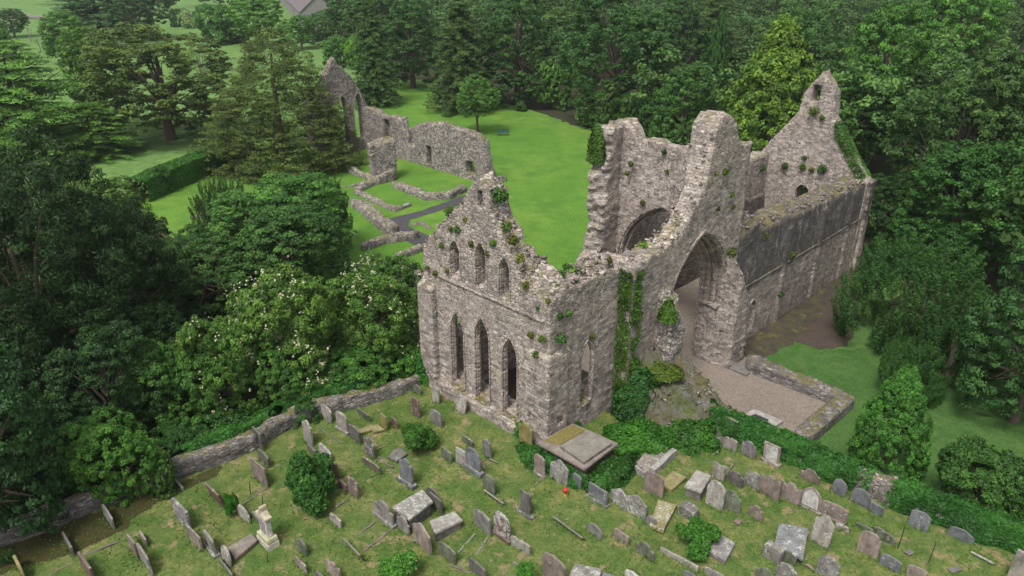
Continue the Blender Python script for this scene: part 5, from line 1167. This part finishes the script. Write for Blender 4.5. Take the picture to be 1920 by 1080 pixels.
# kerbs
def kerb(px, col, label, w=.10, h=.05, lich=.5, z=.1):
    P = [G(a, b, z) for a, b in px]; bm = bmesh.new(); o0 = P[0]; prev = None; A_ = np.array(P)[:, :2]
    rg = np.random.default_rng(int(px[0][0]))
    d = A_[-1]-A_[0]; L = np.linalg.norm(d); d /= L; n_ = np.array([-d[1], d[0]])*w/2; k = max(2, int(L/.4)); R0 = []
    for i in range(k+1):
        c = A_[0]+(A_[-1]-A_[0])*i/k-np.array(o0[:2]); zz = h+rg.normal(0, .02); jj = rg.normal(0, .015, 2)
        ring_ = [bm.verts.new((*(c+n_+jj), -.25)), bm.verts.new((*(c+n_+jj), zz)), bm.verts.new((*(c-n_+jj), zz)), bm.verts.new((*(c-n_+jj), -.25))]
        if prev:
            for e in range(4): bm.faces.new((prev[e], prev[(e+1) % 4], ring_[(e+1) % 4], ring_[e]))
        else: bm.faces.new(ring_[::-1])
        prev = ring_
    bm.faces.new(prev); bmesh.ops.recalc_face_normals(bm, faces=bm.faces); m = bpy.data.meshes.new('grave_kerb'); bm.to_mesh(m); bm.free(); m.materials.append(M_HEAD)
    o = link('grave_kerb', m, None, (o0[0], o0[1], float(gz(o0[0], o0[1])))); o.color = (*[c*.62 for c in CS[col]], lich*.6); tag(o, label, 'kerb', 'stone grave kerbs')
kerb([(703, 974), (657, 1012)], 'brown', 'left kerb running down from the wide grey headstone')
kerb([(732, 990), (682, 1030)], 'brown', 'right kerb running down from the wide grey headstone')
kerb([(890, 998), (858, 1032)], 'light', 'left kerb in front of the broad brownish-grey headstone')
kerb([(914, 1006), (884, 1048)], 'light', 'right kerb in front of the broad brownish-grey headstone')
kerb([(1222, 888), (1264, 850)], 'white', 'thick white kerb on the right of the dark sunken slab', .3, .4, .8)
kerb([(1186, 872), (1210, 890)], 'white', 'thick white kerb at the foot of the dark sunken slab', .3, .35, .8)
kerb([(1176, 804), (1252, 842)], 'gold', 'mossy yellowish kerb in the ivy behind the sunken slab', .2, .2, .2)
kerb([(1350, 904), (1376, 868)], 'brown', 'thin kerb behind the pale scrolled headstone')
kerb([(1398, 888), (1408, 872)], 'dark', 'short dark kerb behind the mottled headstone of the close row')
kerb([(709, 852), (736, 872)], 'brown', 'kerb between the fallen dark slab and the tall slate headstone')
kerb([(700, 842), (745, 818)], 'gold', 'mossy kerb running up to the round bush')
kerb([(456, 940), (500, 908)], 'brown', 'low kerb left of the big leafy bush')
kerb([(622, 952), (648, 934)], 'brown', 'short kerb below the notched brown headstone')
kerb([(86, 1078), (155, 1040)], 'gold', 'mossy kerb at the bottom left corner')
kerb([(156, 1040), (222, 1014)], 'brown', 'thin kerb running up through the grass, lower left')
kerb([(845, 1058), (882, 1072)], 'brown', 'kerb between the dark greenish and dark rounded stones at the bottom')
kerb([(962, 1052), (1010, 1082)], 'light', 'pale kerb at the bottom edge left of the broad brownish headstone')
kerb([(596, 796), (640, 826)], 'green', 'mossy kerb between the pale stones near the wall end')
kerb([(915, 856), (932, 866)], 'pink', 'short kerb beside the grey headstone near the church')
kerb([(1003, 905), (1020, 892)], 'pink', 'short kerb at the foot of the narrow pinkish headstone')
# white pedimented monument
mo = G(512, 1024, 0); mb = (mo[0]+EB[0]*.45, mo[1]+EB[1]*.45, 0)
mn = empty('monument', mb, ROT); tag(mn, 'white classical monument with a carved pediment top and grey panel, lower left', 'monument')
rg = np.random.default_rng(1)
for nm, pts, th, colr, x in (('pedestal', [(.56, -.3), (.56, .24), (-.56, .24), (-.56, -.3)], .6, (.40, .37, .30, .5), 0), ('step', [(.52, .262), (.50, .50), (-.50, .50), (-.52, .262)], .55, (.36, .36, .22, .4), 0),
                              ('shaft', [(.38, .502), (.36, 1.55), (-.36, 1.55), (-.38, .502)], .26, (.45, .41, .385, .2), 0), ('panel', [(.24, .68), (.24, 1.38), (-.24, 1.38), (-.24, .68)], .04, (.20, .185, .19, .2), -.14),
                              ('pediment', [(.46, 1.552), (.48, 1.68), (.28, 1.74), (.10, 1.88), (.08, 2.12), (0, 2.2), (-.08, 2.12), (-.10, 1.88), (-.28, 1.74), (-.48, 1.68), (-.46, 1.552)], .36, (.42, .36, .26, .4), 0)):
    q = link(nm, slab_mesh(nm, pts, th, M_HEAD, rg, .006), mn, (x, 0, 0)); q.color = colr

# ------------------------------------------------------------------ shrubs, ivy and small things in the graveyard
T('laurel_bush', 'scruffy', 26, 783, 846, 787, 80, (.85, 1.25, .6), 'round leafy bush among the upper headstones', 'bush', zb=0, group='shrubs growing among the graves')
T('laurel_bush', 'scruffy', 27, 572, 940, 850, 125, (.72, 1.2, .72), 'biggest leafy bush in the graveyard, left of centre', 'bush', zb=0, group='shrubs growing among the graves')
T('ivy_bush', 'scruffy', 28, 1302, 1022, 970, 92, (.85, 1.5, .65), 'bright round ivy bush in the lower right of the graves', 'bush', zb=0, group='shrubs growing among the graves')
T('elder_bush', 'scruffy', 26, 750, 1088, 1036, 88, (1.2, 2.0, .8), 'fresh green bush at the bottom edge with pale buds', 'bush', blossom=(8, .14), zb=0, group='shrubs growing among the graves')
T('laurel_bush', 'scruffy', 28, 436, 962, 908, 30, (.75, 1.6, .6), 'slim dark shrub beside the mottled pale headstone', 'bush', zb=0, group='shrubs growing among the graves')
T('elder_bush', 'shrub', 15, 985, 1100, 1060, 40, (1.1, 2.0, .8), 'small bright bush at the bottom edge left of the brown headstone', 'bush', zb=0, group='shrubs growing among the graves')
def leaves_on(name, pts, nrm, size, col, label, cat='ivy', group=None, seed=1, per=1, spread=.0, kind=None, nr=.45, aspect=.8):
    rg = np.random.default_rng(seed); C = np.repeat(pts, per, 0)+rg.normal(0, 1, (len(pts)*per, 3))*spread; Nn = np.repeat(nrm, per, 0)+rg.normal(0, nr, (len(C), 3))
    nzv = vnoise(C[:, 0]*1.1, C[:, 1]*1.1, C[:, 2]*1.1, seed)
    V, Q, c = leaf_cloud(C, Nn, size*rg.uniform(.6, 1.35, len(C)), np.stack([np.clip(.95+.4*nzv+rg.normal(0, .12, len(C)), .3, 1.8), np.clip(.5+.5*vnoise(C[:, 0]*.6, C[:, 1]*.6, C[:, 2]*.6, seed+7), 0, 1)], -1), aspect, rg)
    o0 = C.mean(0); o = link(name, mesh_np(name, V-o0, Q, M_LEAF, False, c), None, tuple(o0)); o.color = (*col, 1); tag(o, label, cat, group, kind); return o
# ivy over the right boundary wall
def wall_ivy(name, line, s0, s1, n, hw, hh, z0, col, label, seed, gaps=(), lowp=.25, size=.19):
    rg = np.random.default_rng(seed); A_ = np.array([p[:2] for p in line]); seg = np.linalg.norm(np.diff(A_, axis=0), axis=1); cum = np.concatenate([[0], np.cumsum(seg)]); Lt = cum[-1]
    s = rg.uniform(s0*Lt, s1*Lt, n); x = np.interp(s, cum, A_[:, 0]); y = np.interp(s, cum, A_[:, 1])
    i = np.clip(np.searchsorted(cum, s)-1, 0, len(seg)-1); d = np.diff(A_, axis=0)[i]/seg[i][:, None]; nn_ = np.stack([-d[:, 1], d[:, 0]], -1); 
    a = rg.uniform(0, math.pi, n); b = 1+.40*vnoise(s*.7, a, a*0, seed)+.28*vnoise(s*2.2, a*2.5, a*0, seed+1)+rg.normal(0, .05, n)
    ex = np.sign(np.cos(a))*np.abs(np.cos(a))**.55*hw*b; ez = np.abs(np.sin(a))**.6*hh*(.85+.15*b)
    C = np.stack([x+nn_[:, 0]*ex, y+nn_[:, 1]*ex, z0+ez], -1); Nn = np.stack([nn_[:, 0]*np.cos(a), nn_[:, 1]*np.cos(a), np.sin(a)+.2], -1)
    keep = vnoise(s*.55, a*.9, a*0, seed+3) > -.5
    for g0, g1 in gaps: keep &= ~((s/Lt > g0) & (s/Lt < g1) & (rg.random(n) < .93))
    return leaves_on(name, C[keep], Nn[keep], size, col, label, seed=seed)
wr2 = [(p[0]+.35, p[1]+1.15) for p in wr]
wall_ivy('ivy', wr2, 0, .50, 30000, .6, 1.75, -.35, (.55, 1.15, .55), 'thick dark ivy over the upper stretch of the right boundary wall', 31, gaps=((.462, .50),))
wall_ivy('ivy', wr2, .535, .92, 26000, .6, 1.75, -.35, (.55, 1.15, .55), 'thick ivy over the lower stretch of the right boundary wall', 32, gaps=((.53, .55),))
wl2 = [(p[0], p[1]+.3) for p in wl]
wall_ivy('ivy', [(p[0]-.3, p[1]+.85) for p in wl2[5:12]], 0, 1, 16000, .55, 1.35, -.1, (.55, 1.15, .55), 'dark ivy hanging over the back of the left boundary wall', 33)
# samples on church surfaces: local (u,v,z) -> world
def W3(a): 
    a = np.asarray(a, float); return np.stack([C0[0]+a[:, 0]*EA[0]+a[:, 1]*EB[0], C0[1]+a[:, 0]*EA[1]+a[:, 1]*EB[1], a[:, 2]], -1)
NA = np.array([EA[0], EA[1], 0]); NB = np.array([EB[0], EB[1], 0])
rg = np.random.default_rng(77)
# ivy strip on the side wall
n = 6500; z = rg.uniform(-.5, 9.3, n); cu = 6.35+.15*np.sin(z*.7); wd = np.interp(z, [0, 3, 6, 9.4], [.7, .5, .42, .25]); u = np.maximum(cu+rg.normal(0, .5, n)*wd, 5.80); side = rg.random(n) < .35; u = np.where(side, 5.84-rg.uniform(0, .12, n), u); v = np.where(side, rg.uniform(-1.0, -.1, n), -1.02-rg.uniform(0, .22, n)); kp = vnoise(z*1.5, u*2.5, v*2.5, 3) > -.35; u, v, z = u[kp], v[kp], z[kp]; n = len(u)
leaves_on('ivy', W3(np.stack([u, v, z], -1)), np.tile(-NB+np.array([0, 0, .3]), (n, 1)), .15, (.95, 1.15, .5), 'yellow-green ivy hanging as a long strip down the church side wall', 'ivy', seed=41)
# dark ivy mass at its foot
P = W3(np.array([[6.2, -1.9, 0]])); 
def blob(name, ctr, rad, n, size, col, label, seed, cat='ivy', kind=None, z0=None, group=None):
    rg = np.random.default_rng(seed); d = sph(n, rg); d[:, 2] = np.abs(d[:, 2]); c = W3(np.array([ctr]))[0]
    k = 1+.25*vnoise(d[:, 0]*2.5, d[:, 1]*2.5, d[:, 2]*2.5, seed)+.12*vnoise(d[:, 0]*7, d[:, 1]*7, d[:, 2]*7, seed+1); k = k*rg.uniform(.85, 1.02, n)
    L = d*k[:, None]; P = c+NA*(L[:, :1]*rad[0])+NB*(L[:, 1:2]*rad[1])+np.array([0, 0, 1])*(L[:, 2:]*rad[2])
    Nn = NA*(d[:, :1]/rad[0])+NB*(d[:, 1:2]/rad[1])+np.array([0, 0, 1])*(d[:, 2:]/rad[2]); Nn /= np.linalg.norm(Nn, axis=1, keepdims=True)
    return leaves_on(name, P, Nn+np.array([0, 0, .3]), size, col, label, cat, group, seed, kind=kind)
blob('ivy', (6.3, -1.7, -.2), (1.5, 1.5, 3.2), 9000, .20, (.42, .85, .45), 'dark ivy mound piled against the side wall below the hanging strip', 51)
blob('ivy', (4.6, -3.4, -.3), (2.3, 2.2, .95), 9000, .17, (.7, 1.35, .5), 'bright low ivy around the dark oval headstone', 52)
blob('ivy', (6.6, -5.2, -.3), (1.7, 1.7, 1.5), 7000, .17, (.75, 1.35, .5), 'bright green creepers on the graveyard side of the rubble heap', 53)
blob('grass_tussock', (7.9, -2.2, 2.5), (1.1, 1.2, .55), 3200, .12, (1.35, 1.15, .5), 'rough reddish-green growth on top of the rubble heap', 54, 'grass')
blob('ivy', (9.3, -6.6, .0), (1.1, 1.1, .8), 4000, .15, (1.2, 1.6, .5), 'yellow-green creeper at the outer end of the rubble heap', 55)
blob('ivy', (-.6, -.6, -.3), (1.5, 1.9, .8), 6000, .16, (.5, 1.0, .5), 'dark ivy along the foot of the church corner', 56)
blob('ivy', (.1, 1.9, -.3), (.7, .8, 1.1), 2500, .16, (.6, 1.4, .6), 'small dark ivy bush at the foot of the third lower lancet', 57)
blob('ivy', (8.6, -1.7, 5.6), (.45, .6, 1.3), 1600, .14, (.9, 1.1, .4), 'olive ivy cap on the broken transept stub', 58)
blob('ivy', (.2, 10.6, .0), (.9, .8, 2.6), 4500, .16, (.8, 1.7, .6), 'ivy climbing the left corner buttress of the gable', 59)
blob('ivy', (15.0, 9.3, 11.8), (.35, .8, 2.6), 2600, .15, (.95, 1.2, .45), 'ivy draped on the ragged left end of the crossing wall', 60)
# grass and weeds over the heap
k = rng.choice(len(Vh), 9000); Ph = Vh[k]+rng.normal(0, .12, (9000, 3)); kp = (Ph[:, 2] > -.7) & (vnoise(Ph[:, 0]*.9, Ph[:, 1]*.9, Ph[:, 2]*.3, 91) > -.15); Ph = Ph[kp]
leaves_on('rough_grass', W3(Ph), np.tile([0, 0, 1.0], (len(Ph), 1)), .15, (1.15, 1.2, .5), 'rough grass and weeds growing over the rubble heap', 'grass', seed=92, kind='stuff', nr=.8, aspect=.35)
# ivy under and around the table tomb
tp = loc((tt.location[0], tt.location[1], 0)); 
for (du, dv, ru, rv, rz_, lb, sd, cl) in ((-1.5, -.2, .7, 2.0, 1.0, 'dark ivy hanging under the front edge of the table tomb', 61, (.5, 1.15, .6)), (.2, -2.3, 2.2, .9, 1.15, 'bushy dark green growth right of the table tomb', 62, (.55, 1.0, .5)), (.8, 1.9, 1.6, .7, .9, 'ivy at the left and back of the table tomb', 63, (.6, 1.15, .5))):
    blob('ivy', (tp[0]+du, tp[1]+dv, -.2), (ru, rv, rz_), 5500, .16, cl, lb, sd)
# plant tufts rooted in the masonry: (px,py, plane, value, radius, colour, where)
TU = [(937, 365, 'u', .6, .75, 0, 'near the peak of the gable, right side'), (950, 425, 'u', .2, .5, 1, 'right slope of the gable, upper'), (962, 450, 'u', .1, .5, 2, 'right slope of the gable, middle'), (975, 485, 'u', -.1, .42, 2, 'right slope of the gable above the third upper lancet'), (985, 535, 'u', -.05, .35, 2, 'right of the third upper lancet'), (843, 395, 'u', .2, .5, 1, 'left slope of the gable, highest'), (870, 380, 'u', .1, .25, 2, 'left of the slit window'), (872, 410, 'u', -.05, .25, 2, 'below left of the slit window'), (858, 430, 'u', -.05, .38, 0, 'above the first upper lancet'), (845, 428, 'u', -.05, .3, 2, 'left above the first upper lancet'), (828, 460, 'u', -.05, .3, 1, 'left of the first upper lancet'), (884, 457, 'u', -.05, .32, 2, 'between the first and middle upper lancets'), (925, 455, 'u', -.05, .35, 1, 'right of the middle upper lancet'), (914, 475, 'u', -.05, .25, 2, 'beside the jamb of the middle upper lancet'), (839, 507, 'u', -.05, .25, 2, 'below the first upper lancet'), (815, 512, 'u', -.1, .25, 2, 'on the left corner buttress top'), (801, 502, 'u', -.2, .2, 2, 'on the left edge of the gable'), (1050, 515, 'v', 1.0, .5, 0, 'on the wall top at the near corner'), (1062, 500, 'v', 1.6, .35, 0, 'on the wall top behind the near corner'), (1084, 508, 'v', 1.2, .35, 1, 'on the side wall top, mossy'), (1040, 535, 'v', .5, .45, 0, 'on the very corner of the gable and side wall'), (1027, 565, 'u', -.05, .22, 2, 'just below the near corner top'), (1050, 592, 'v', -.1, .36, 0, 'on the side wall near the corner'), (1066, 587, 'v', -.1, .34, 0, 'right one of two near the wall corner'), (1052, 634, 'v', -.3, .52, 0, 'large one on top of the corner buttress'), (1016, 636, 'u', -.3, .35, 1, 'on the left side of the corner buttress top'), (995, 628, 'u', -.1, .3, 2, 'left of the corner buttress top'), (1004, 664, 'u', -.3, .34, 1, 'hanging on the corner buttress'), (987, 685, 'u', -.1, .22, 2, 'beside the third lower lancet'), (1008, 578, 'u', -.05, .15, 0, 'small and dark under the string course end'), (1111, 630, 'v', -.1, .3, 2, 'above the side lancet'), (1200, 588, 'v', -1.0, .28, 2, 'on the wall left of the broken stub'), (1185, 607, 'v', -1.0, .2, 0, 'small one on the wall left of the stub'), (1142, 487, 'v', 0, .25, 2, 'on the side wall top near the crossing'), (1310, 410, 'v', -.9, .1, 1, 'tiny one on the rake'), (1205, 380, 'u', 16.4, .3, 2, 'left of the nave arch'), (1183, 308, 'u', 16.2, .35, 1, 'in the corner of the crossing, upper'), (1176, 325, 'u', 16.2, .3, 2, 'in the corner of the crossing, middle'), (1245, 285, 'u', 16.5, .3, 0, 'high on the crossing cross wall'), (1294, 295, 'u', 16.5, .26, 0, 'high on the cross wall, right'), (1250, 321, 'u', 16.5, .2, 1, 'below the high cross wall tufts'), (1276, 364, 'u', 16.5, .2, 0, 'cross wall near the rake'), (1360, 322, 'v', -1.0, .38, 1, 'on the tall crossing face, upper'), (1373, 365, 'v', -1.0, .3, 1, 'on the tall crossing face, middle'), (1376, 388, 'v', -1.0, .2, 2, 'on the tall crossing face, lower'), (1347, 392, 'v', -1.0, .22, 2, 'above the transept arch'), (1343, 325, 'v', -1.0, .2, 2, 'beside the rake of the crossing wall'), (1292, 392, 'v', -.4, .4, 3, 'on the broken rake, upper'), (1280, 415, 'v', -.4, .45, 3, 'on the broken rake, middle'), (1205, 462, 'v', .2, .55, 3, 'bright on the wall top by the nave arch'), (1330, 185, 'u', 39, .1, 3, 'far'), (1464, 552, 'v', -1.1, .42, 0, 'dark drop-shaped on the nave wall'), (1526, 208, 'u', 39.3, .75, 1, 'below the bellcote opening'), (1541, 221, 'u', 39.3, .4, 0, 'small under the bellcote'), (1505, 312, 'u', 39.3, .5, 1, 'in the row across the west gable, left'), (1541, 316, 'u', 39.3, .7, 0, 'in the row across the west gable, right'), (1521, 318, 'u', 39.3, .4, 2, 'in the row across the west gable, middle'), (1472, 311, 'u', 39.3, .55, 0, 'on the west gable above and left of the doorway'), (1428, 315, 'v', 8.1, .6, 0, 'on the nave south wall beside the crossing'), (1508, 296, 'u', 39.3, .35, 0, 'small in the middle of the west gable'), (1486, 478, 'v', -1.0, .5, 2, 'on the nave string course'), (1372, 474, 'v', -2.0, .6, 2, 'on the slanting top of the transept pier'), (1430, 440, 'v', -.7, .6, 2, 'mossy on the nave wall beside the crossing')]
TC = [(.75, 1.1, .55), (1.15, 1.2, .55), (1.7, 1.15, .55), (2.0, 2.0, .6)]; TN = ['leafy green', 'light green', 'brownish-green', 'yellow-green']
for i, (px, py, ax, val, rad, ci, where) in enumerate(TU):
    if where in ('far', 'tiny one on the rake'): continue
    p = pl(px, py, **{ax: val}); q = wld(*p); rg = np.random.default_rng(500+i); n = int(230*max(rad, .25)/.4); d = sph(n, rg); C = np.array(q)+d*rad*.72*rg.uniform(.1, 1, (n, 1))*np.array([1, 1, .9])
    leaves_on('wall_plant', C, d+np.array([0, 0, .3]), .11+.05*rad, TC[ci], TN[ci]+' plant tuft '+where, 'plant', 'plants rooted in the church masonry', 500+i)
# green right slope of the west gable
n = 7000; t = rg.uniform(0, 1, n); v = np.interp(t, [0, 1], [2.6, -.7]); top = np.interp(v, BV, BZ); u = rg.uniform(39.35, 40.9, n); z = top+rg.uniform(-.9, .25, n)*np.where(u < 39.6, 1, .3)
leaves_on('ivy', W3(np.stack([u, v, z], -1)), np.tile(-NA*.5+np.array([0, 0, 1.0]), (n, 1)), .17, (.85, 1.2, .5), 'green creeper covering the right slope of the west gable', seed=71)
# ivy on the left wall end and far gable peak
# turf: blades and weeds of the graveyard
n = 60000; x = rng.uniform(-30, 34, n); y = rng.uniform(17, 48, n); ok = inside(x, y, gy) & (vnoise(x*.7, y*.7, x*0, 12)+.5*vnoise(x*2.5, y*2.5, x*0, 13) > -.15); x = x[ok]; y = y[ok]; n = len(x)
C = np.stack([x, y, gz(x, y)+.05], -1); Nn = rng.normal(0, 1, (n, 3)); Nn[:, 2] = np.abs(Nn[:, 2])*.5
V, Q, c = leaf_cloud(C, Nn, .11*rng.uniform(.5, 1.4, n), np.stack([rng.uniform(.7, 1.5, n), np.clip(.5+.6*vnoise(x*.5, y*.5, x*0, 14), 0, 1)], -1), .5, rng)
o = link('grass', mesh_np('grass', V, Q, M_LEAF, False, c)); o.color = (1.6, 1.6, .85, 1); tag(o, 'short rough grass and weeds between the graves', None, None, 'stuff')
gx = []; gn = []
for (x_, y_, w_) in GP:
    m_ = 46; s_ = rng.uniform(-.6, .6, m_)*w_; o_ = rng.normal(0, .13, m_); gx.append(np.stack([x_+EB[0]*s_+EA[0]*o_, y_+EB[1]*s_+EA[1]*o_, np.zeros(m_)], -1))
gx = np.concatenate(gx); gx[:, 2] = gz(gx[:, 0], gx[:, 1])+rng.uniform(.02, .16, len(gx)); Nn = rng.normal(0, 1, gx.shape); Nn[:, 2] *= .3
V, Q, c = leaf_cloud(gx, Nn, .19*rng.uniform(.5, 1.3, len(gx)), np.stack([rng.uniform(.7, 1.5, len(gx)), rng.random(len(gx))], -1), .3, rng)
o = link('long_grass', mesh_np('long_grass', V, Q, M_LEAF, False, c)); o.color = (1.25, 1.45, .65, 1); tag(o, 'long unmown grass round the feet of the headstones', None, None, 'stuff')
# rough edge growth along wall feet
# iron posts, bench, pot of flowers
def post(px, py, ty, label):
    p = G(px, py, 0); h = ztop(p, ty); v, q = tube([(0, 0, -.2), (.03, 0, h*.5), (.06, .02, h)], [.028, .026, .022], 6); o = link('iron_post', mesh_np('iron_post', v, q, M_IRON), None, p); tag(o, label, 'post', 'rusty posts in the graveyard')
post(1684, 1026, 986, 'thin rusty iron post between the grouped dark stones and the ivy wall'); post(1742, 1052, 1018, 'thin rusty iron post in the lower right of the graveyard')
post(469, 924, 905, 'thin dark stake with a pale tip, left of the big leafy bush'); post(493, 952, 932, 'short thin stake behind the white monument'); post(501, 1052, 1038, 'short thin stake below the white monument')
bp = G(943, 254, -1); bn = empty('bench', bp, .1); tag(bn, 'dark green bench on the lawn right of the lone tree', 'bench')
def bxm(nm, c, s, mat, parent):
    V = [(c[0]+sx*s[0]/2, c[1]+sy*s[1]/2, c[2]+sz*s[2]/2) for sx in (-1, 1) for sy in (-1, 1) for sz in (-1, 1)]
    Fq = [(0, 1, 3, 2), (4, 6, 7, 5), (0, 4, 5, 1), (2, 3, 7, 6), (0, 2, 6, 4), (1, 5, 7, 3)]; m = bpy.data.meshes.new(nm); m.from_pydata(V, [], Fq); m.materials.append(mat); return link(nm, m, parent)
bxm('seat', (0, 0, .45), (1.9, .45, .06), M_BENCH, bn); bxm('backrest', (0, .24, .72), (1.9, .05, .38), M_BENCH, bn)
for sx in (-.8, .8): bxm('leg', (sx, -.02, .21), (.08, .42, .42), M_BENCH, bn)
fp = G(1060, 930, 0); fn = empty('flower_posy', fp); tag(fn, 'small posy of red and yellow flowers standing in the grass', 'flowers')
v, q = tube([(0, 0, -.02), (0, 0, .12), (0, 0, .2)], [.09, .13, .14], 10); link('pot', mesh_np('pot', v, q, M_YEL), fn)
d = sph(60, rng); v, q, c = leaf_cloud(d*.15+np.array([0, .03, .36]), d, .13, np.ones((60, 2)), .8, rng); link('bloom', mesh_np('bloom', v, q, M_RED), fn)
# far barn and cottages
def house(name, px, py, L, Wd, H, RH, rz, mr, mw, label, cat='house'):
    p = G(px, py, -1); n_ = empty(name, p, rz); tag(n_, label, cat); m = bpy.data.meshes.new('walls'); a, b = L/2, Wd/2
    V = [(-a, -b, 0), (a, -b, 0), (a, b, 0), (-a, b, 0), (-a, -b, H), (a, -b, H), (a, b, H), (-a, b, H), (-a, 0, H+RH), (a, 0, H+RH)]
    m.from_pydata(V, [], [(0, 1, 5, 4), (1, 2, 6, 9, 5), (2, 3, 7, 6), (3, 0, 4, 8, 7)]); m.materials.append(mw); link('wall', m, n_)
    m = bpy.data.meshes.new('roof'); o_ = .35; t = .14; V = []
    for s in (-1, 1):
        for (yy, zz) in ((s*(b+o_), H-o_*RH/b), (0, H+RH)):
            for xx in (-a-o_, a+o_):
                for dz in (.02, t+.02): V.append((xx, yy, zz+dz))
    Fq = []
    for s in (0, 8):
        i = s; Fq += [(i, i+2, i+6, i+4), (i+1, i+5, i+7, i+3), (i, i+4, i+5, i+1), (i+2, i+3, i+7, i+6), (i, i+1, i+3, i+2), (i+4, i+6, i+7, i+5)]
    m.from_pydata(V, [], Fq); m.materials.append(mr); link('roof', m, n_)
    for k in (-.3, .25): 
        f = bxm('window', (k*L, -b-.03, H*.55), (1.0, .08, 1.1), M_GLASSD, n_)
    bxm('chimney', (a*.6, 0, H+RH+.3), (.8, .6, 1.4), mw, n_)
b1_, b2_ = G(596, 44, -1), G(545, 0, -1)
house('barn', 570, 20, math.hypot(b2_[0]-b1_[0], b2_[1]-b1_[1]), 13, 4.5, 5.5, math.atan2(b2_[1]-b1_[1], b2_[0]-b1_[0])+math.pi, M_ROOF, M_RENDER, 'long distant farm barn with a dull purple-grey roof, top edge left of centre', 'barn')
house('cottage', 598, 76, 6, 4.6, 2.6, 2.0, .9, M_ROOF, M_RENDER, 'pale distant cottage gable behind the brownish conifer')
house('cottage', 645, 76, 6, 4.5, 2.0, 1.6, .1, M_ROOFR, M_RENDER, 'distant cottage with a red roof between trees')
# field wall in the far meadow
wall_thing('field_wall', 'distant dry stone wall crossing the far meadow, top left', 'wall', [G(-20, 36, -1)[:2], G(60, 35, -1)[:2], G(100, 38, -1)[:2]], .5, 1.6, -1, M_LOW, .5, 900, 1, .2)
# bare trees
def bare_tree(px, by, ty, label, seed):
    p = G(px, by, -1); H = ztop(p, ty)+1; rg = np.random.default_rng(seed); V = []; Q = []
    def br(a, d, L, r, lv):
        b = a+d*L; v, q = tube([a, (a+b)/2+rg.normal(0, L*.06, 3), b], [r, r*.8, r*.55], 5); n0 = len(V); V.extend(v); Q.extend([tuple(n0+i for i in f) for f in q])
        if lv:
            for i in range(3): d2 = d+rg.normal(0, .55, 3); d2[2] += .25; br(b, d2/np.linalg.norm(d2), L*rg.uniform(.6, .8), r*.55, lv-1)
    br(np.zeros(3), np.array([.05, 0, 1.0]), H*.35, .18, 4); n_ = empty('dead_tree', p); tag(n_, label, 'tree'); link('trunk', mesh_np('trunk', V, Q, M_BARKG), n_)
bare_tree(58, 78, 50, 'leafless dead tree leaning in the far meadow, left one', 1); bare_tree(76, 96, 66, 'leafless dead tree in the far meadow, lower one', 2); bare_tree(160, 55, 10, 'leafless pale tree at the top edge beside the flat cedar', 3)

# haze: the damp air between here and the far trees
hz = bpy.data.meshes.new('haze'); a, b, z0, z1 = -700, 900, -2.2, 34
V = [(x, y, z) for x in (a, -a) for y in (-60, b) for z in (z0, z1)]
hz.from_pydata(V, [], [(0, 1, 3, 2), (4, 6, 7, 5), (0, 4, 5, 1), (2, 3, 7, 6), (0, 2, 6, 4), (1, 5, 7, 3)]); m, n = mat_new('damp_air'); vp = n.nodes.new('ShaderNodeVolumePrincipled'); vp.inputs['Color'].default_value = (.92, .95, 1, 1); vp.inputs['Density'].default_value = .00015; vp.inputs['Anisotropy'].default_value = .2
on = n.nodes.new('ShaderNodeOutputMaterial'); n.links.new(vp.outputs[0], on.inputs[1]); hz.materials.append(m); tag(link('haze', hz), kind='stuff')
